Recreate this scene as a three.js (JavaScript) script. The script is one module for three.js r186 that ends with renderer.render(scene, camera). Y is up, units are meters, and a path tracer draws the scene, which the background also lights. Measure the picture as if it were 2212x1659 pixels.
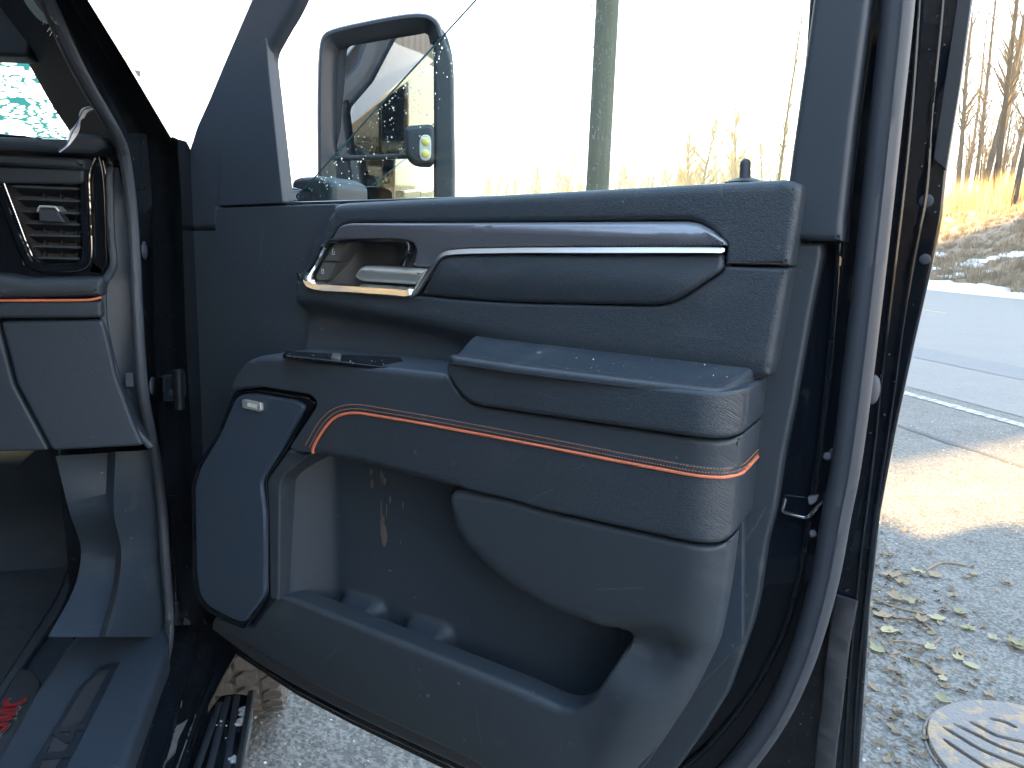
import * as THREE from 'three';
import { mergeGeometries, mergeVertices, toCreasedNormals } from 'three/addons/utils/BufferGeometryUtils.js';
import { RoundedBoxGeometry } from 'three/addons/geometries/RoundedBoxGeometry.js';
import { FontLoader } from 'three/addons/loaders/FontLoader.js';
import { TextGeometry } from 'three/addons/geometries/TextGeometry.js';

// ------------------------------------------------------------------ camera, sky, sun, exposure
const rad = THREE.MathUtils.degToRad;
const scene = new THREE.Scene();
const CAMH = 1.4;
const camera = new THREE.PerspectiveCamera(54.55, 4 / 3, 0.02, 2000);
camera.position.set(0, CAMH, 0);
camera.rotation.set(rad(-11), rad(-14.5), rad(2.2), 'YXZ');
const SUN_EL = rad(21), SUN_DIR = new THREE.Vector3(-1, Math.tan(SUN_EL) * 1.04, 0.28).normalize();   // towards the sun
{
  const W = 512, H = 256, d = new Float32Array(W * H * 4);
  for (let j = 0; j < H; j++) for (let i = 0; i < W; i++) {
    const el = (j + 0.5) / H * Math.PI - Math.PI / 2;
    const s = Math.max(0, Math.sin(el)), k = Math.pow(1 - s, 2.6);
    const c = [0.135 + 0.36 * k, 0.215 + 0.27 * k, 0.315 + 0.13 * k];
    const g = el < 0 ? 0.5 : 1;
    for (let q = 0; q < 3; q++) d[(j * W + i) * 4 + q] = c[q] * g;
    d[(j * W + i) * 4 + 3] = 1;
  }
  const t = new THREE.DataTexture(d, W, H, THREE.RGBAFormat, THREE.FloatType);
  t.mapping = THREE.EquirectangularReflectionMapping; t.magFilter = t.minFilter = THREE.LinearFilter; t.needsUpdate = true;
  scene.background = t; scene.environment = t;
}
const sun = new THREE.DirectionalLight(new THREE.Color().setRGB(1, 0.67, 0.28), 5);
sun.position.copy(SUN_DIR).multiplyScalar(120); sun.target.position.set(0, 0, 0);
sun.castShadow = true; sun.shadow.radius = 3; sun.shadow.mapSize.set(4096, 4096);
Object.assign(sun.shadow.camera, { left: -90, right: 90, top: 90, bottom: -90, near: 1, far: 400 });
scene.add(sun, sun.target);
const renderer = new THREE.WebGLRenderer();
renderer.toneMapping = THREE.LinearToneMapping; renderer.toneMappingExposure = 14.5;
renderer.shadowMap.enabled = true;

// ------------------------------------------------------------------ helpers
function rng(seed) { let s = seed >>> 0; return () => { s = (s + 0x6D2B79F5) | 0; let t = Math.imul(s ^ (s >>> 15), 1 | s); t = (t + Math.imul(t ^ (t >>> 7), 61 | t)) ^ t; return ((t ^ (t >>> 14)) >>> 0) / 4294967296; }; }
const hash2 = (x, y) => { let h = Math.imul(x | 0, 374761393) + Math.imul(y | 0, 668265263); h = Math.imul(h ^ (h >>> 13), 1274126177); return ((h ^ (h >>> 16)) >>> 0) / 4294967296; };
function vnoise(x, y, per) {                                          // value noise, period per
  const xi = Math.floor(x), yi = Math.floor(y), fx = x - xi, fy = y - yi, m = v => per ? ((v % per) + per) % per : v;
  const sx = fx * fx * (3 - 2 * fx), sy = fy * fy * (3 - 2 * fy);
  const a = hash2(m(xi), m(yi)), b = hash2(m(xi + 1), m(yi)), c = hash2(m(xi), m(yi + 1)), d = hash2(m(xi + 1), m(yi + 1));
  return a + (b - a) * sx + (c - a) * sy + (a - b - c + d) * sx * sy;
}
function fbm(x, y, o = 4, per) { let s = 0, a = 0.5, n = 0; for (let i = 0; i < o; i++) { s += a * vnoise(x, y, per); n += a; a *= 0.5; x *= 2; y *= 2; if (per) per *= 2; } return s / n; }
const sstep = (a, b, x) => { const t = Math.min(1, Math.max(0, (x - a) / (b - a))); return t * t * (3 - 2 * t); };
const V3 = (x, y, z) => new THREE.Vector3(x, y, z);
function tex(w, h, fn, srgb, tile) {                                  // fn(x, y, i, j) -> [r, g, b] 0..1 ; tile = metres a repeat
  const d = new Uint8Array(w * h * 4);
  for (let j = 0; j < h; j++) for (let i = 0; i < w; i++) { const c = fn(i / w, j / h, i, j), o = (j * w + i) * 4; for (let q = 0; q < 3; q++) d[o + q] = Math.max(0, Math.min(255, Math.round((Array.isArray(c) ? c[q] : c) * 255))); d[o + 3] = 255; }
  const t = new THREE.DataTexture(d, w, h); t.wrapS = t.wrapT = THREE.RepeatWrapping; t.magFilter = THREE.LinearFilter; t.minFilter = THREE.LinearMipmapLinearFilter; t.generateMipmaps = true;
  if (srgb) t.colorSpace = THREE.SRGBColorSpace;
  if (tile) t.repeat.set(1 / tile, 1 / (Array.isArray(tile) ? tile[1] : tile)); if (Array.isArray(tile)) t.repeat.set(1 / tile[0], 1 / tile[1]);
  t.needsUpdate = true; return t;
}
const lin2s = v => v <= 0.0031308 ? v * 12.92 : 1.055 * Math.pow(v, 1 / 2.4) - 0.055;

// photo pixel (2212 x 1659 grid) -> direction, depth 1 along the axis
camera.updateMatrixWorld(true);
const FPX = 1609, CX = 1106, CY = 829.5, CAM = camera.position.clone();
const ray = (px, py) => V3((px - CX) / FPX, -(py - CY) / FPX, -1).applyQuaternion(camera.quaternion);
const onAxis = (px, py, ax, val) => { const d = ray(px, py); return CAM.clone().addScaledVector(d, (val - CAM[ax]) / d[ax]); };
const atDepth = (px, py, dep) => CAM.clone().addScaledVector(ray(px, py), dep);
class Frame {
  constructor(o, e1, e2) { this.o = o; this.e1 = e1; this.e2 = e2; this.n = e1.clone().cross(e2); }
  from(px, py, w = 0) { const d = ray(px, py), t = (this.o.clone().sub(CAM).dot(this.n) + w) / d.dot(this.n), p = CAM.clone().addScaledVector(d, t).sub(this.o); return [p.dot(this.e1), p.dot(this.e2)]; }
  world(a, b, w = 0) { return this.o.clone().addScaledVector(this.e1, a).addScaledVector(this.e2, b).addScaledVector(this.n, w); }
  pt(px, py, w = 0) { const [a, b] = this.from(px, py, w); return this.world(a, b, w); }
}
// door: hinged open 46 degrees; local a = towards the trailing edge, b = up, w = into the cab
const OPEN = rad(46), DT = V3(Math.sin(OPEN), 0, Math.cos(OPEN)), UP = V3(0, 1, 0);
const P0 = CAM.clone().addScaledVector(ray(1700, 700), 0.84);
const DOOR = new Frame(V3(P0.x, 0, P0.z), DT, UP);

// Delaunay (sweep) for caps
function delaunay(P) {
  const n = P.length; let x0 = 1e9, x1 = -1e9, y0 = 1e9, y1 = -1e9;
  for (const p of P) { x0 = Math.min(x0, p[0]); x1 = Math.max(x1, p[0]); y0 = Math.min(y0, p[1]); y1 = Math.max(y1, p[1]); }
  const dm = Math.max(x1 - x0, y1 - y0), mx = (x0 + x1) / 2, my = (y0 + y1) / 2;
  const V = P.map(p => p.slice(0, 2)).concat([[mx - 20 * dm, my - dm], [mx, my + 20 * dm], [mx + 20 * dm, my - dm]]);
  const cc = (i, j, k) => { const [ax, ay] = V[i], [bx, by] = V[j], [qx, qy] = V[k], d = 2 * (ax * (by - qy) + bx * (qy - ay) + qx * (ay - by)); const a2 = ax * ax + ay * ay, b2 = bx * bx + by * by, c2 = qx * qx + qy * qy; const x = (a2 * (by - qy) + b2 * (qy - ay) + c2 * (ay - by)) / d, y = (a2 * (qx - bx) + b2 * (ax - qx) + c2 * (bx - ax)) / d; return { i, j, k, x, y, r: (x - ax) ** 2 + (y - ay) ** 2 }; };
  const idx = P.map((_, i) => i).sort((a, b) => V[a][0] - V[b][0]);
  let open = [cc(n, n + 1, n + 2)]; const closed = [];
  for (const c of idx) {
    const edges = []; const keep = [];
    for (const t of open) {
      const dx = V[c][0] - t.x;
      if (dx > 0 && dx * dx > t.r) { closed.push(t); continue; }
      const dy = V[c][1] - t.y;
      if (dx * dx + dy * dy - t.r > 1e-14) { keep.push(t); continue; }
      edges.push([t.i, t.j], [t.j, t.k], [t.k, t.i]);
    }
    const cnt = new Map();
    for (const [a, b] of edges) { const k = a < b ? a * 1e6 + b : b * 1e6 + a; cnt.set(k, (cnt.get(k) || 0) + 1); }
    for (const [a, b] of edges) { const k = a < b ? a * 1e6 + b : b * 1e6 + a; if (cnt.get(k) === 1) { const t = cc(a, b, c); if (isFinite(t.r)) keep.push(t); } }
    open = keep;
  }
  return closed.concat(open).filter(t => t.i < n && t.j < n && t.k < n).map(t => [t.i, t.j, t.k]);
}
const inPoly = (p, R) => { let c = false; for (let i = 0, j = R.length - 1; i < R.length; j = i++) { const a = R[i], b = R[j]; if ((a[1] > p[1]) !== (b[1] > p[1]) && p[0] < (b[0] - a[0]) * (p[1] - a[1]) / (b[1] - a[1]) + a[0]) c = !c; } return c; };
function outline(pts, step, corner) {                                  // pts: [a, b, cornerRadius?, bevel?] -> rounded, resampled, counter-clockwise
  const n = pts.length, raw = [];
  for (let i = 0; i < n; i++) {
    const p = pts[i], a = pts[(i + n - 1) % n], b = pts[(i + 1) % n], r = p[2] ?? corner;
    const la = Math.hypot(a[0] - p[0], a[1] - p[1]), lb = Math.hypot(b[0] - p[0], b[1] - p[1]), d = Math.min(r, la * 0.47, lb * 0.47);
    if (d < 1e-4) { raw.push([p[0], p[1], p[3]]); continue; }
    const s = [p[0] + (a[0] - p[0]) / la * d, p[1] + (a[1] - p[1]) / la * d], e = [p[0] + (b[0] - p[0]) / lb * d, p[1] + (b[1] - p[1]) / lb * d];
    for (let k = 0; k <= 4; k++) { const t = k / 4, u = 1 - t; raw.push([u * u * s[0] + 2 * u * t * p[0] + t * t * e[0], u * u * s[1] + 2 * u * t * p[1] + t * t * e[1], p[3]]); }
  }
  const out = [];
  for (let i = 0; i < raw.length; i++) {
    const p = raw[i], q = raw[(i + 1) % raw.length], L = Math.hypot(q[0] - p[0], q[1] - p[1]); if (L < 1e-5) continue;
    const m = Math.max(1, Math.ceil(L / step));
    for (let k = 0; k < m; k++) { const t = k / m; out.push([p[0] + (q[0] - p[0]) * t, p[1] + (q[1] - p[1]) * t, p[2] === undefined ? undefined : p[2] + ((q[2] ?? p[2]) - p[2]) * t]); }
  }
  let A = 0; for (let i = 0; i < out.length; i++) { const p = out[i], q = out[(i + 1) % out.length]; A += p[0] * q[1] - q[0] * p[1]; }
  if (A < 0) out.reverse();
  return out;
}
// a cushion: outline at height w, rounded edge, walls down to wb, skin lifted by f(a, b)
function pad(F, pts, o = {}) {
  const w = o.w ?? 0.02, wb = o.wb ?? 0, bv0 = o.bevel ?? 0.004, grid = o.grid ?? 0.014, f = o.f || (() => 0), K = o.K ?? 4;
  const loc = o.local ? pts : pts.map(p => { const [a, b] = F.from(p[0], p[1], p[4] ?? w); return [a, b, p[2], p[3]]; });
  const R = outline(loc, o.step ?? 0.012, o.corner ?? 0.006), n = R.length;
  const N = R.map((p, i) => { const a = R[(i + n - 1) % n], b = R[(i + 1) % n]; let e1 = [p[0] - a[0], p[1] - a[1]], e2 = [b[0] - p[0], b[1] - p[1]]; const l1 = Math.hypot(...e1) || 1, l2 = Math.hypot(...e2) || 1; let x = -(e1[1] / l1 + e2[1] / l2), y = e1[0] / l1 + e2[0] / l2; const l = Math.hypot(x, y) || 1, m = Math.min(1.4, 2 / l); return [x / l * m, y / l * m]; });
  const pos = [], uv = [], idx = [];
  const push = (a, b, z) => { pos.push(a, b, z); uv.push(a + (z - w) * 0.7, b - (z - w) * 0.7); return pos.length / 3 - 1; };
  const rings = [];
  if (!o.open) rings.push(R.map(p => push(p[0], p[1], wb)));
  let top;
  for (let k = 0; k <= K; k++) {
    const th = k / K * Math.PI / 2;
    const pr = R.map((p, i) => { const bv = p[2] ?? bv0, ins = bv * (1 - Math.cos(th)); return [p[0] + N[i][0] * ins, p[1] + N[i][1] * ins, bv * (1 - Math.sin(th))]; });
    rings.push(pr.map(p => push(p[0], p[1], w - p[2] + f(p[0], p[1]))));
    top = pr;
  }
  for (let r = 0; r + 1 < rings.length; r++) for (let i = 0; i < n; i++) { const j = (i + 1) % n, A = rings[r][i], B = rings[r][j], C = rings[r + 1][i], D = rings[r + 1][j]; idx.push(A, B, D, A, D, C); }
  let x0 = 1e9, x1 = -1e9, y0 = 1e9, y1 = -1e9; for (const p of top) { x0 = Math.min(x0, p[0]); x1 = Math.max(x1, p[0]); y0 = Math.min(y0, p[1]); y1 = Math.max(y1, p[1]); }
  const cap = top.map((p, i) => [p[0], p[1], rings[rings.length - 1][i]]), rr = rng(7);
  let row = 0;
  for (let y = y0 + grid / 2; y < y1; y += grid * 0.87, row++) for (let x = x0 + (row % 2 ? grid / 2 : 0); x < x1; x += grid) {
    const p = [x + (rr() - 0.5) * grid * 0.05, y + (rr() - 0.5) * grid * 0.05]; if (!inPoly(p, top)) continue;
    let ok = true; for (const q of top) { const dx = q[0] - p[0], dy = q[1] - p[1]; if (dx * dx + dy * dy < grid * grid * 0.3) { ok = false; break; } }
    if (ok) cap.push([p[0], p[1], push(p[0], p[1], w + f(p[0], p[1]))]);
  }
  for (const [i, j, k] of delaunay(cap)) {
    const a = cap[i], b = cap[j], c = cap[k], m = [(a[0] + b[0] + c[0]) / 3, (a[1] + b[1] + c[1]) / 3]; if (!inPoly(m, top)) continue;
    const cr = (b[0] - a[0]) * (c[1] - a[1]) - (b[1] - a[1]) * (c[0] - a[0]); if (Math.abs(cr) < 1e-10) continue;
    cr > 0 ? idx.push(a[2], b[2], c[2]) : idx.push(a[2], c[2], b[2]);
  }
  const g = new THREE.BufferGeometry(); g.setAttribute('position', new THREE.Float32BufferAttribute(pos, 3)); g.setAttribute('uv', new THREE.Float32BufferAttribute(uv, 2)); g.setIndex(idx);
  g.applyMatrix4(new THREE.Matrix4().makeBasis(F.e1, F.e2, F.n).setPosition(F.o)); g.computeVertexNormals();
  return g;
}
// profile [[across, out], ...] swept along world points; nor = outward direction
function sweep(P, prof, nor, o = {}) {
  let pts = P; if (o.smooth !== 0) { const c = new THREE.CatmullRomCurve3(P, !!o.closed, 'centripetal'); pts = c.getPoints(o.seg ?? P.length * 6); if (o.closed) pts.pop(); }
  const n = pts.length, m = prof.length, pos = [], uv = [], idx = []; let len = 0;
  for (let i = 0; i < n; i++) {
    const a = pts[o.closed ? (i + n - 1) % n : Math.max(0, i - 1)], b = pts[o.closed ? (i + 1) % n : Math.min(n - 1, i + 1)], T = b.clone().sub(a).normalize();
    let N = (typeof nor === 'function' ? nor(i / (n - 1)) : nor).clone(); N.addScaledVector(T, -N.dot(T)).normalize(); const B = T.clone().cross(N), s = o.taper ? o.taper(i / (n - 1)) : 1;
    if (i) len += pts[i].distanceTo(pts[i - 1]); let per = 0;
    for (let k = 0; k <= m; k++) { const q = prof[k % m]; if (k) per += Math.hypot(q[0] - prof[k - 1][0], q[1] - prof[k - 1][1]); const v = pts[i].clone().addScaledVector(B, q[0] * s).addScaledVector(N, q[1] * s); pos.push(v.x, v.y, v.z); uv.push(len, per); }
  }
  const S = m + 1, lim = o.closed ? n : n - 1;
  for (let i = 0; i < lim; i++) for (let k = 0; k < m; k++) { const A = i * S + k, C = ((i + 1) % n) * S + k; idx.push(A, C, A + 1, A + 1, C, C + 1); }
  if (!o.closed) for (const [e, fl] of [[0, 0], [n - 1, 1]]) { const c = pos.length / 3; let x = 0, y = 0, z = 0; for (let k = 0; k < m; k++) { x += pos[(e * S + k) * 3]; y += pos[(e * S + k) * 3 + 1]; z += pos[(e * S + k) * 3 + 2]; } pos.push(x / m, y / m, z / m); uv.push(0, 0); for (let k = 0; k < m; k++) fl ? idx.push(c, e * S + k + 1, e * S + k) : idx.push(c, e * S + k, e * S + k + 1); }
  let g = new THREE.BufferGeometry(); g.setAttribute('position', new THREE.Float32BufferAttribute(pos, 3)); g.setAttribute('uv', new THREE.Float32BufferAttribute(uv, 2)); g.setIndex(idx);
  g = toCreasedNormals(g, rad(o.crease ?? 45)); return g;
}
const circ = (r, k = 10, sx = 1, sy = 1) => Array.from({ length: k }, (_, i) => [Math.cos(-i / k * 6.2832) * r * sx, Math.sin(-i / k * 6.2832) * r * sy]);
const rect = (a, b, c = 0.0008) => [[-a, 0], [-a, b - c], [-a + c, b], [a - c, b], [a, b - c], [a, 0]];
// ruled skin through polylines of world points (same count)
function skin(lines, o = {}) {
  const L = o.smooth ? lines.map(l => new THREE.CatmullRomCurve3(l, false, 'centripetal').getPoints(o.smooth)) : lines, n = L[0].length, pos = [], idx = [], uv = [];
  let base = 0;
  L.forEach((l, r) => l.forEach((p, i) => { pos.push(p.x, p.y, p.z); uv.push(i * 0.02, r * 0.03); }));
  for (let r = 0; r + 1 < L.length; r++) for (let i = 0; i + 1 < n; i++) { const A = r * n + i, B = A + 1, C = A + n, D = C + 1; idx.push(A, C, B, B, C, D); }
  let g = new THREE.BufferGeometry(); g.setAttribute('position', new THREE.Float32BufferAttribute(pos, 3)); g.setAttribute('uv', new THREE.Float32BufferAttribute(uv, 2)); g.setIndex(idx);
  g = toCreasedNormals(g, rad(o.crease ?? 40)); return boxUV(g);
}
function boxUV(g, s = 1) {
  if (!g.attributes.normal) g.computeVertexNormals();
  const p = g.attributes.position, n = g.attributes.normal, uv = new Float32Array(p.count * 2);
  for (let i = 0; i < p.count; i++) { const ax = Math.abs(n.getX(i)), ay = Math.abs(n.getY(i)), az = Math.abs(n.getZ(i)); const [u, v] = ay > ax && ay > az ? [p.getX(i), -p.getZ(i)] : ax > az ? [-p.getZ(i), p.getY(i)] : [p.getX(i), p.getY(i)]; uv[2 * i] = u * s; uv[2 * i + 1] = v * s; }
  g.setAttribute('uv', new THREE.BufferAttribute(uv, 2)); return g;
}
function box(x0, x1, y0, y1, z0, z1, r = 0) { const g = r ? new RoundedBoxGeometry(x1 - x0, y1 - y0, z1 - z0, 3, r) : new THREE.BoxGeometry(x1 - x0, y1 - y0, z1 - z0); g.translate((x0 + x1) / 2, (y0 + y1) / 2, (z0 + z1) / 2); return boxUV(g); }
function cyl(a, b, r0, r1 = r0, k = 12) { const d = b.clone().sub(a), g = new THREE.CylinderGeometry(r1, r0, d.length(), k, 1); g.applyQuaternion(new THREE.Quaternion().setFromUnitVectors(UP, d.clone().normalize())); g.translate((a.x + b.x) / 2, (a.y + b.y) / 2, (a.z + b.z) / 2); return g; }
const merge = a => { const b = a.map(g => { const q = g.index ? g.toNonIndexed() : g; for (const k of Object.keys(q.attributes)) if (!['position', 'normal', 'uv'].includes(k)) q.deleteAttribute(k); if (!q.attributes.uv) boxUV(q); if (!q.attributes.normal) q.computeVertexNormals(); return q; }); return mergeGeometries(b); };
const used = new Map();
const numbered = n => { const c = used.get(n) ?? 0; used.set(n, c + 1); return c ? n + '_' + String(c).padStart(3, '0') : n; };
const shadow = m => { m.castShadow = m.receiveShadow = true; return m; };
function thing(name, label, category, at = V3(0, 0, 0), group) { const g = new THREE.Group(); g.name = numbered(name); g.position.copy(at); g.userData = { label, category }; if (group) g.userData.group = group; scene.add(g); return g; }
function part(name, geo, m, parent, o = {}) {                          // geo in world coordinates
  let root = parent; while (root.parent && root.parent !== scene) root = root.parent;
  geo = geo.clone(); geo.translate(-root.position.x, -root.position.y, -root.position.z);
  const me = shadow(new THREE.Mesh(geo, m)); me.name = name; Object.assign(me.userData, o); parent.add(me); return me;
}
function solo(name, geo, m, label, category, o = {}) {                 // a thing that is one mesh
  geo.computeBoundingBox(); const c = geo.boundingBox.getCenter(V3()); c.y = geo.boundingBox.min.y;
  const g = geo.clone(); g.translate(-c.x, -c.y, -c.z); const me = shadow(new THREE.Mesh(g, m)); me.name = numbered(name); me.position.copy(c); me.userData = { label, category, ...o }; scene.add(me); return me;
}
function struct(name, geo, m, kind = 'structure') { const me = shadow(new THREE.Mesh(geo, m)); me.name = numbered(name); me.userData = { kind }; scene.add(me); return me; }

// ------------------------------------------------------------------ materials
const C = (r, g = r, b = r) => new THREE.Color().setRGB(r, g, b);
const grainTex = tex(512, 512, (x, y) => { const a = fbm(x * 64, y * 96, 2, 32), r = 1 - Math.abs(2 * fbm(x * 40 + 3, y * 72 + 9, 2) - 1); return 0.35 * a + 0.65 * r; }, false, 0.16);
const leatherTex = tex(512, 512, (x, y) => { const wx = x + 0.02 * (vnoise(x * 12, y * 12, 12) - 0.5); const r = 1 - Math.abs(2 * vnoise(wx * 46, y * 110 + 4 * vnoise(x * 9, y * 9, 9)) - 1); return 0.75 * Math.pow(r, 0.7) + 0.25 * vnoise(x * 140, y * 160); }, false, [0.075, 0.065]);
const fineTex = tex(256, 256, (x, y, i, j) => 0.5 + 0.5 * (hash2(i, j) - 0.5), false, 0.1);
// dust, crumbs and scuffs on the door's soft parts (one print over the whole door)
const dirt = (seed, n, base, sm) => {
  const W = 1024, a = new Float32Array(W * W), r = rng(seed);
  for (let j = 0; j < W; j++) for (let i = 0; i < W; i++) { const s = fbm(i / 60 + seed, j / 22, 4), p = fbm(i / 150, j / 150 + seed, 3); a[j * W + i] = Math.max(0, s - 0.55) * sm * 2.2 * sstep(0.45, 0.7, p); }
  const dot = (x, y, rr, v) => { for (let j = -3; j <= 3; j++) for (let i = -3; i <= 3; i++) { const q = Math.hypot(i, j); if (q < rr) { const k = (((y + j) % W + W) % W) * W + ((x + i) % W + W) % W; a[k] += v * (1 - q / (rr + 0.5)); } } };
  for (let k = 0; k < n; k++) dot(Math.floor(r() * W), Math.floor(r() * W), 0.7 + r() * r() * 2.2, 0.02 + 0.22 * r() * r() * r());
  for (let k = 0; k < 90; k++) { let x = r() * W, y = r() * W, an = r() * 6.28, L = 8 + r() * 40; const v = 0.01 + 0.05 * r() * r(); for (let q = 0; q < L; q++) { x += Math.cos(an); y += Math.sin(an); an += (r() - 0.5) * 0.1; dot(Math.floor(x), Math.floor(y), 0.8, v); } }
  return tex(W, W, (x, y, i, j) => { const v = a[j * W + i]; return [lin2s(base[0] + v), lin2s(base[1] + v), lin2s(base[2] + v * 0.97)]; }, true, 1.3);
};
const M = {};
const std = (o) => new THREE.MeshPhysicalMaterial(o);
M.leather = std({ map: dirt(3, 420, [0.025, 0.035, 0.048], 0.03), roughness: 0.44, bumpMap: leatherTex, bumpScale: 0.0005 });
M.plastic = std({ map: dirt(5, 520, [0.027, 0.038, 0.051], 0.05), roughness: 0.52, bumpMap: grainTex, bumpScale: 0.00016 });
M.plasticIn = std({ map: dirt(9, 420, [0.022, 0.036, 0.054], 0.06), roughness: 0.58, bumpMap: grainTex, bumpScale: 0.00016 });  // slightly darker, bluer plastic copy; some recess shade put into its colour
M.trimFine = std({ color: C(0.027, 0.037, 0.052), roughness: 0.48, bumpMap: fineTex, bumpScale: 0.0001 });
M.dashSoft = std({ map: dirt(12, 320, [0.024, 0.036, 0.052], 0.03), roughness: 0.55, bumpMap: grainTex, bumpScale: 0.0002 });
M.rubber = std({ color: C(0.034, 0.042, 0.056), roughness: 0.55, bumpMap: fineTex, bumpScale: 0.0001 });
const specks = tex(1024, 1024, (x, y, i, j) => { const h = hash2(i >> 1, j >> 1), m = fbm(x * 8, y * 8, 3, 8); const v = h > 0.9975 - 0.003 * sstep(0.4, 0.7, m) ? 0.18 * hash2(i >> 1, (j >> 1) + 999) : 0.007 + 0.005 * sstep(0.5, 0.8, m); return [lin2s(v * 0.8), lin2s(v * 1.1), lin2s(v * 1.6)]; }, true, 0.9);
M.paint = std({ map: specks, roughness: 0.5, specularIntensity: 0, clearcoat: 1, clearcoatRoughness: 0.03 });
M.gloss = std({ color: C(0.004, 0.006, 0.010), roughness: 0.5, specularIntensity: 0, clearcoat: 1, clearcoatRoughness: 0.04 });
M.edgeTape = std({ color: C(0.034, 0.037, 0.044), roughness: 0.38 });
M.chrome = std({ color: C(0.78, 0.79, 0.78), metalness: 1, roughness: 0.16 });
M.chromeFlat = std({ color: C(0.74, 0.76, 0.77), metalness: 1, roughness: 0.3 });
M.darkChrome = std({ color: C(0.42, 0.43, 0.44), metalness: 1, roughness: 0.16 });
M.satin = std({ color: C(0.62, 0.66, 0.64), metalness: 0.75, roughness: 0.36 });
M.weave = std({ map: tex(256, 256, (x, y, i, j) => { const u = Math.floor(i / 16), v = Math.floor(j / 16), k = (u + v * 2) % 4 < 2; const e = ((i % 16) < 2 || (j % 16) < 2) ? 0.3 : 1, s = (k ? 0.24 : 0.13) * e + 0.02; return [lin2s(s * 0.86), lin2s(s * 0.95), lin2s(s * 1.15)]; }, true, [0.020, 0.014]), roughness: 0.36, metalness: 0.3, clearcoat: 0.8, clearcoatRoughness: 0.16 });
M.cup = std({ color: C(0.040, 0.042, 0.044), roughness: 0.5 });
M.buttonPlastic = std({ color: C(0.070, 0.072, 0.070), roughness: 0.5 });
M.greyPlug = std({ color: C(0.10, 0.105, 0.12), roughness: 0.5 });
M.pillarCloth = std({ color: C(0.022, 0.030, 0.043), roughness: 0.9, specularIntensity: 0.3 });
M.print = std({ color: C(0.55, 0.57, 0.58), roughness: 0.5 });
M.orange = std({ color: C(0.62, 0.17, 0.085), roughness: 0.55 });
M.thread = std({ color: C(0.26, 0.13, 0.08), roughness: 0.8 });
M.threadDark = std({ color: C(0.05, 0.032, 0.03), roughness: 0.8 });
M.mesh = std({ map: tex(128, 128, (x, y, i, j) => { const k = ((i % 16) < 8 && (j % 16) < 9) ? 0.022 : 0.060; return [lin2s(k * 0.62), lin2s(k * 0.95), lin2s(k * 1.5)]; }, true, [0.032, 0.024]), roughness: 0.5 });
M.mud = std({ color: C(0.10, 0.092, 0.078), roughness: 0.95 });
M.crumb = std({ color: C(0.40, 0.42, 0.43), roughness: 0.4 });
M.dust = std({ color: C(0.30, 0.30, 0.29), roughness: 0.9 });
M.mirror = std({ color: C(0.80, 0.83, 0.82), metalness: 1, roughness: 0.02 });
M.glass = std({ color: C(0.80, 0.915, 0.89), roughness: 0, transmission: 1, thickness: 0, ior: 1.5 });
M.clear = std({ color: C(0.9, 0.96, 0.96), roughness: 0.05, transmission: 0.9, thickness: 0 });
M.water = std({ color: C(0.95, 0.97, 0.97), roughness: 0.02, transmission: 1, thickness: 0.003, ior: 1.33 });
M.fabricWhite = std({ color: C(0.86, 0.88, 0.90), roughness: 0.9, transmission: 0.35, thickness: 0 });
M.fabricTeal = std({ color: C(0.45, 0.62, 0.66), roughness: 0.9, transmission: 0.3, thickness: 0 });
M.blueInk = std({ color: C(0.05, 0.09, 0.30), roughness: 0.8 });
M.red = std({ color: C(0.30, 0.012, 0.018), roughness: 0.35 });
M.led = std({ color: C(0.75, 0.68, 0.22), roughness: 0.3 });
M.snow = std({ map: tex(256, 256, (x, y) => { const v = 0.62 + 0.22 * fbm(x * 12, y * 12, 4, 12); return [v * 0.98, v, v * 1.01]; }, true, 2), roughness: 0.9 });

// ------------------------------------------------------------------ setting: ground, road, bank
const aggregate = (seed, lo, hi, tint) => tex(1024, 1024, (x, y, i, j) => {
  const a = fbm(x * 170, y * 170, 2), b = fbm(x * 6 + seed, y * 6, 4, 6), c = hash2(i + seed, j), s = fbm(x * 34, y * 34, 3, 34);
  let v = lo + (hi - lo) * (0.55 * sstep(0.3, 0.72, a) + 0.25 * b + 0.2 * s) + (c > 0.985 ? 0.10 : 0) - (c < 0.02 ? 0.05 : 0);
  return tint.map(t => lin2s(Math.max(0.02, v * t)));
}, true, 1.6);
const bumpAgg = tex(512, 512, (x, y) => fbm(x * 90, y * 90, 3, 90), false, 0.8);
M.lot = std({ map: aggregate(1, 0.05, 0.185, [1.03, 1, 0.93]), roughness: 0.9, bumpMap: bumpAgg, bumpScale: 0.004 });
M.road = std({ map: aggregate(7, 0.125, 0.195, [1.04, 1, 0.95]), roughness: 0.85, bumpMap: bumpAgg, bumpScale: 0.002 });
M.patch = std({ map: aggregate(11, 0.05, 0.10, [1, 0.98, 0.97]), roughness: 0.9 });
M.whitePaint = std({ map: tex(256, 256, (x, y, i, j) => { const v = 0.15 + 0.34 * sstep(0.3, 0.75, fbm(x * 24, y * 24, 5, 24)); return [lin2s(v), lin2s(v), lin2s(v * 0.96)]; }, true, 0.8), roughness: 0.8 });
M.yellowPaint = std({ color: C(0.34, 0.25, 0.10), roughness: 0.8 });
M.soil = std({ map: tex(512, 512, (x, y) => { const v = 0.08 + 0.22 * fbm(x * 40, y * 40, 5, 40); return [lin2s(v * 1.1), lin2s(v * 0.86), lin2s(v * 0.62)]; }, true, 4), roughness: 1 });
const sheet = (x0, x1, z0, z1, y) => { const g = new THREE.PlaneGeometry(x1 - x0, z1 - z0); g.rotateX(-Math.PI / 2); g.translate((x0 + x1) / 2, y, (z0 + z1) / 2); return boxUV(g); };
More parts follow.
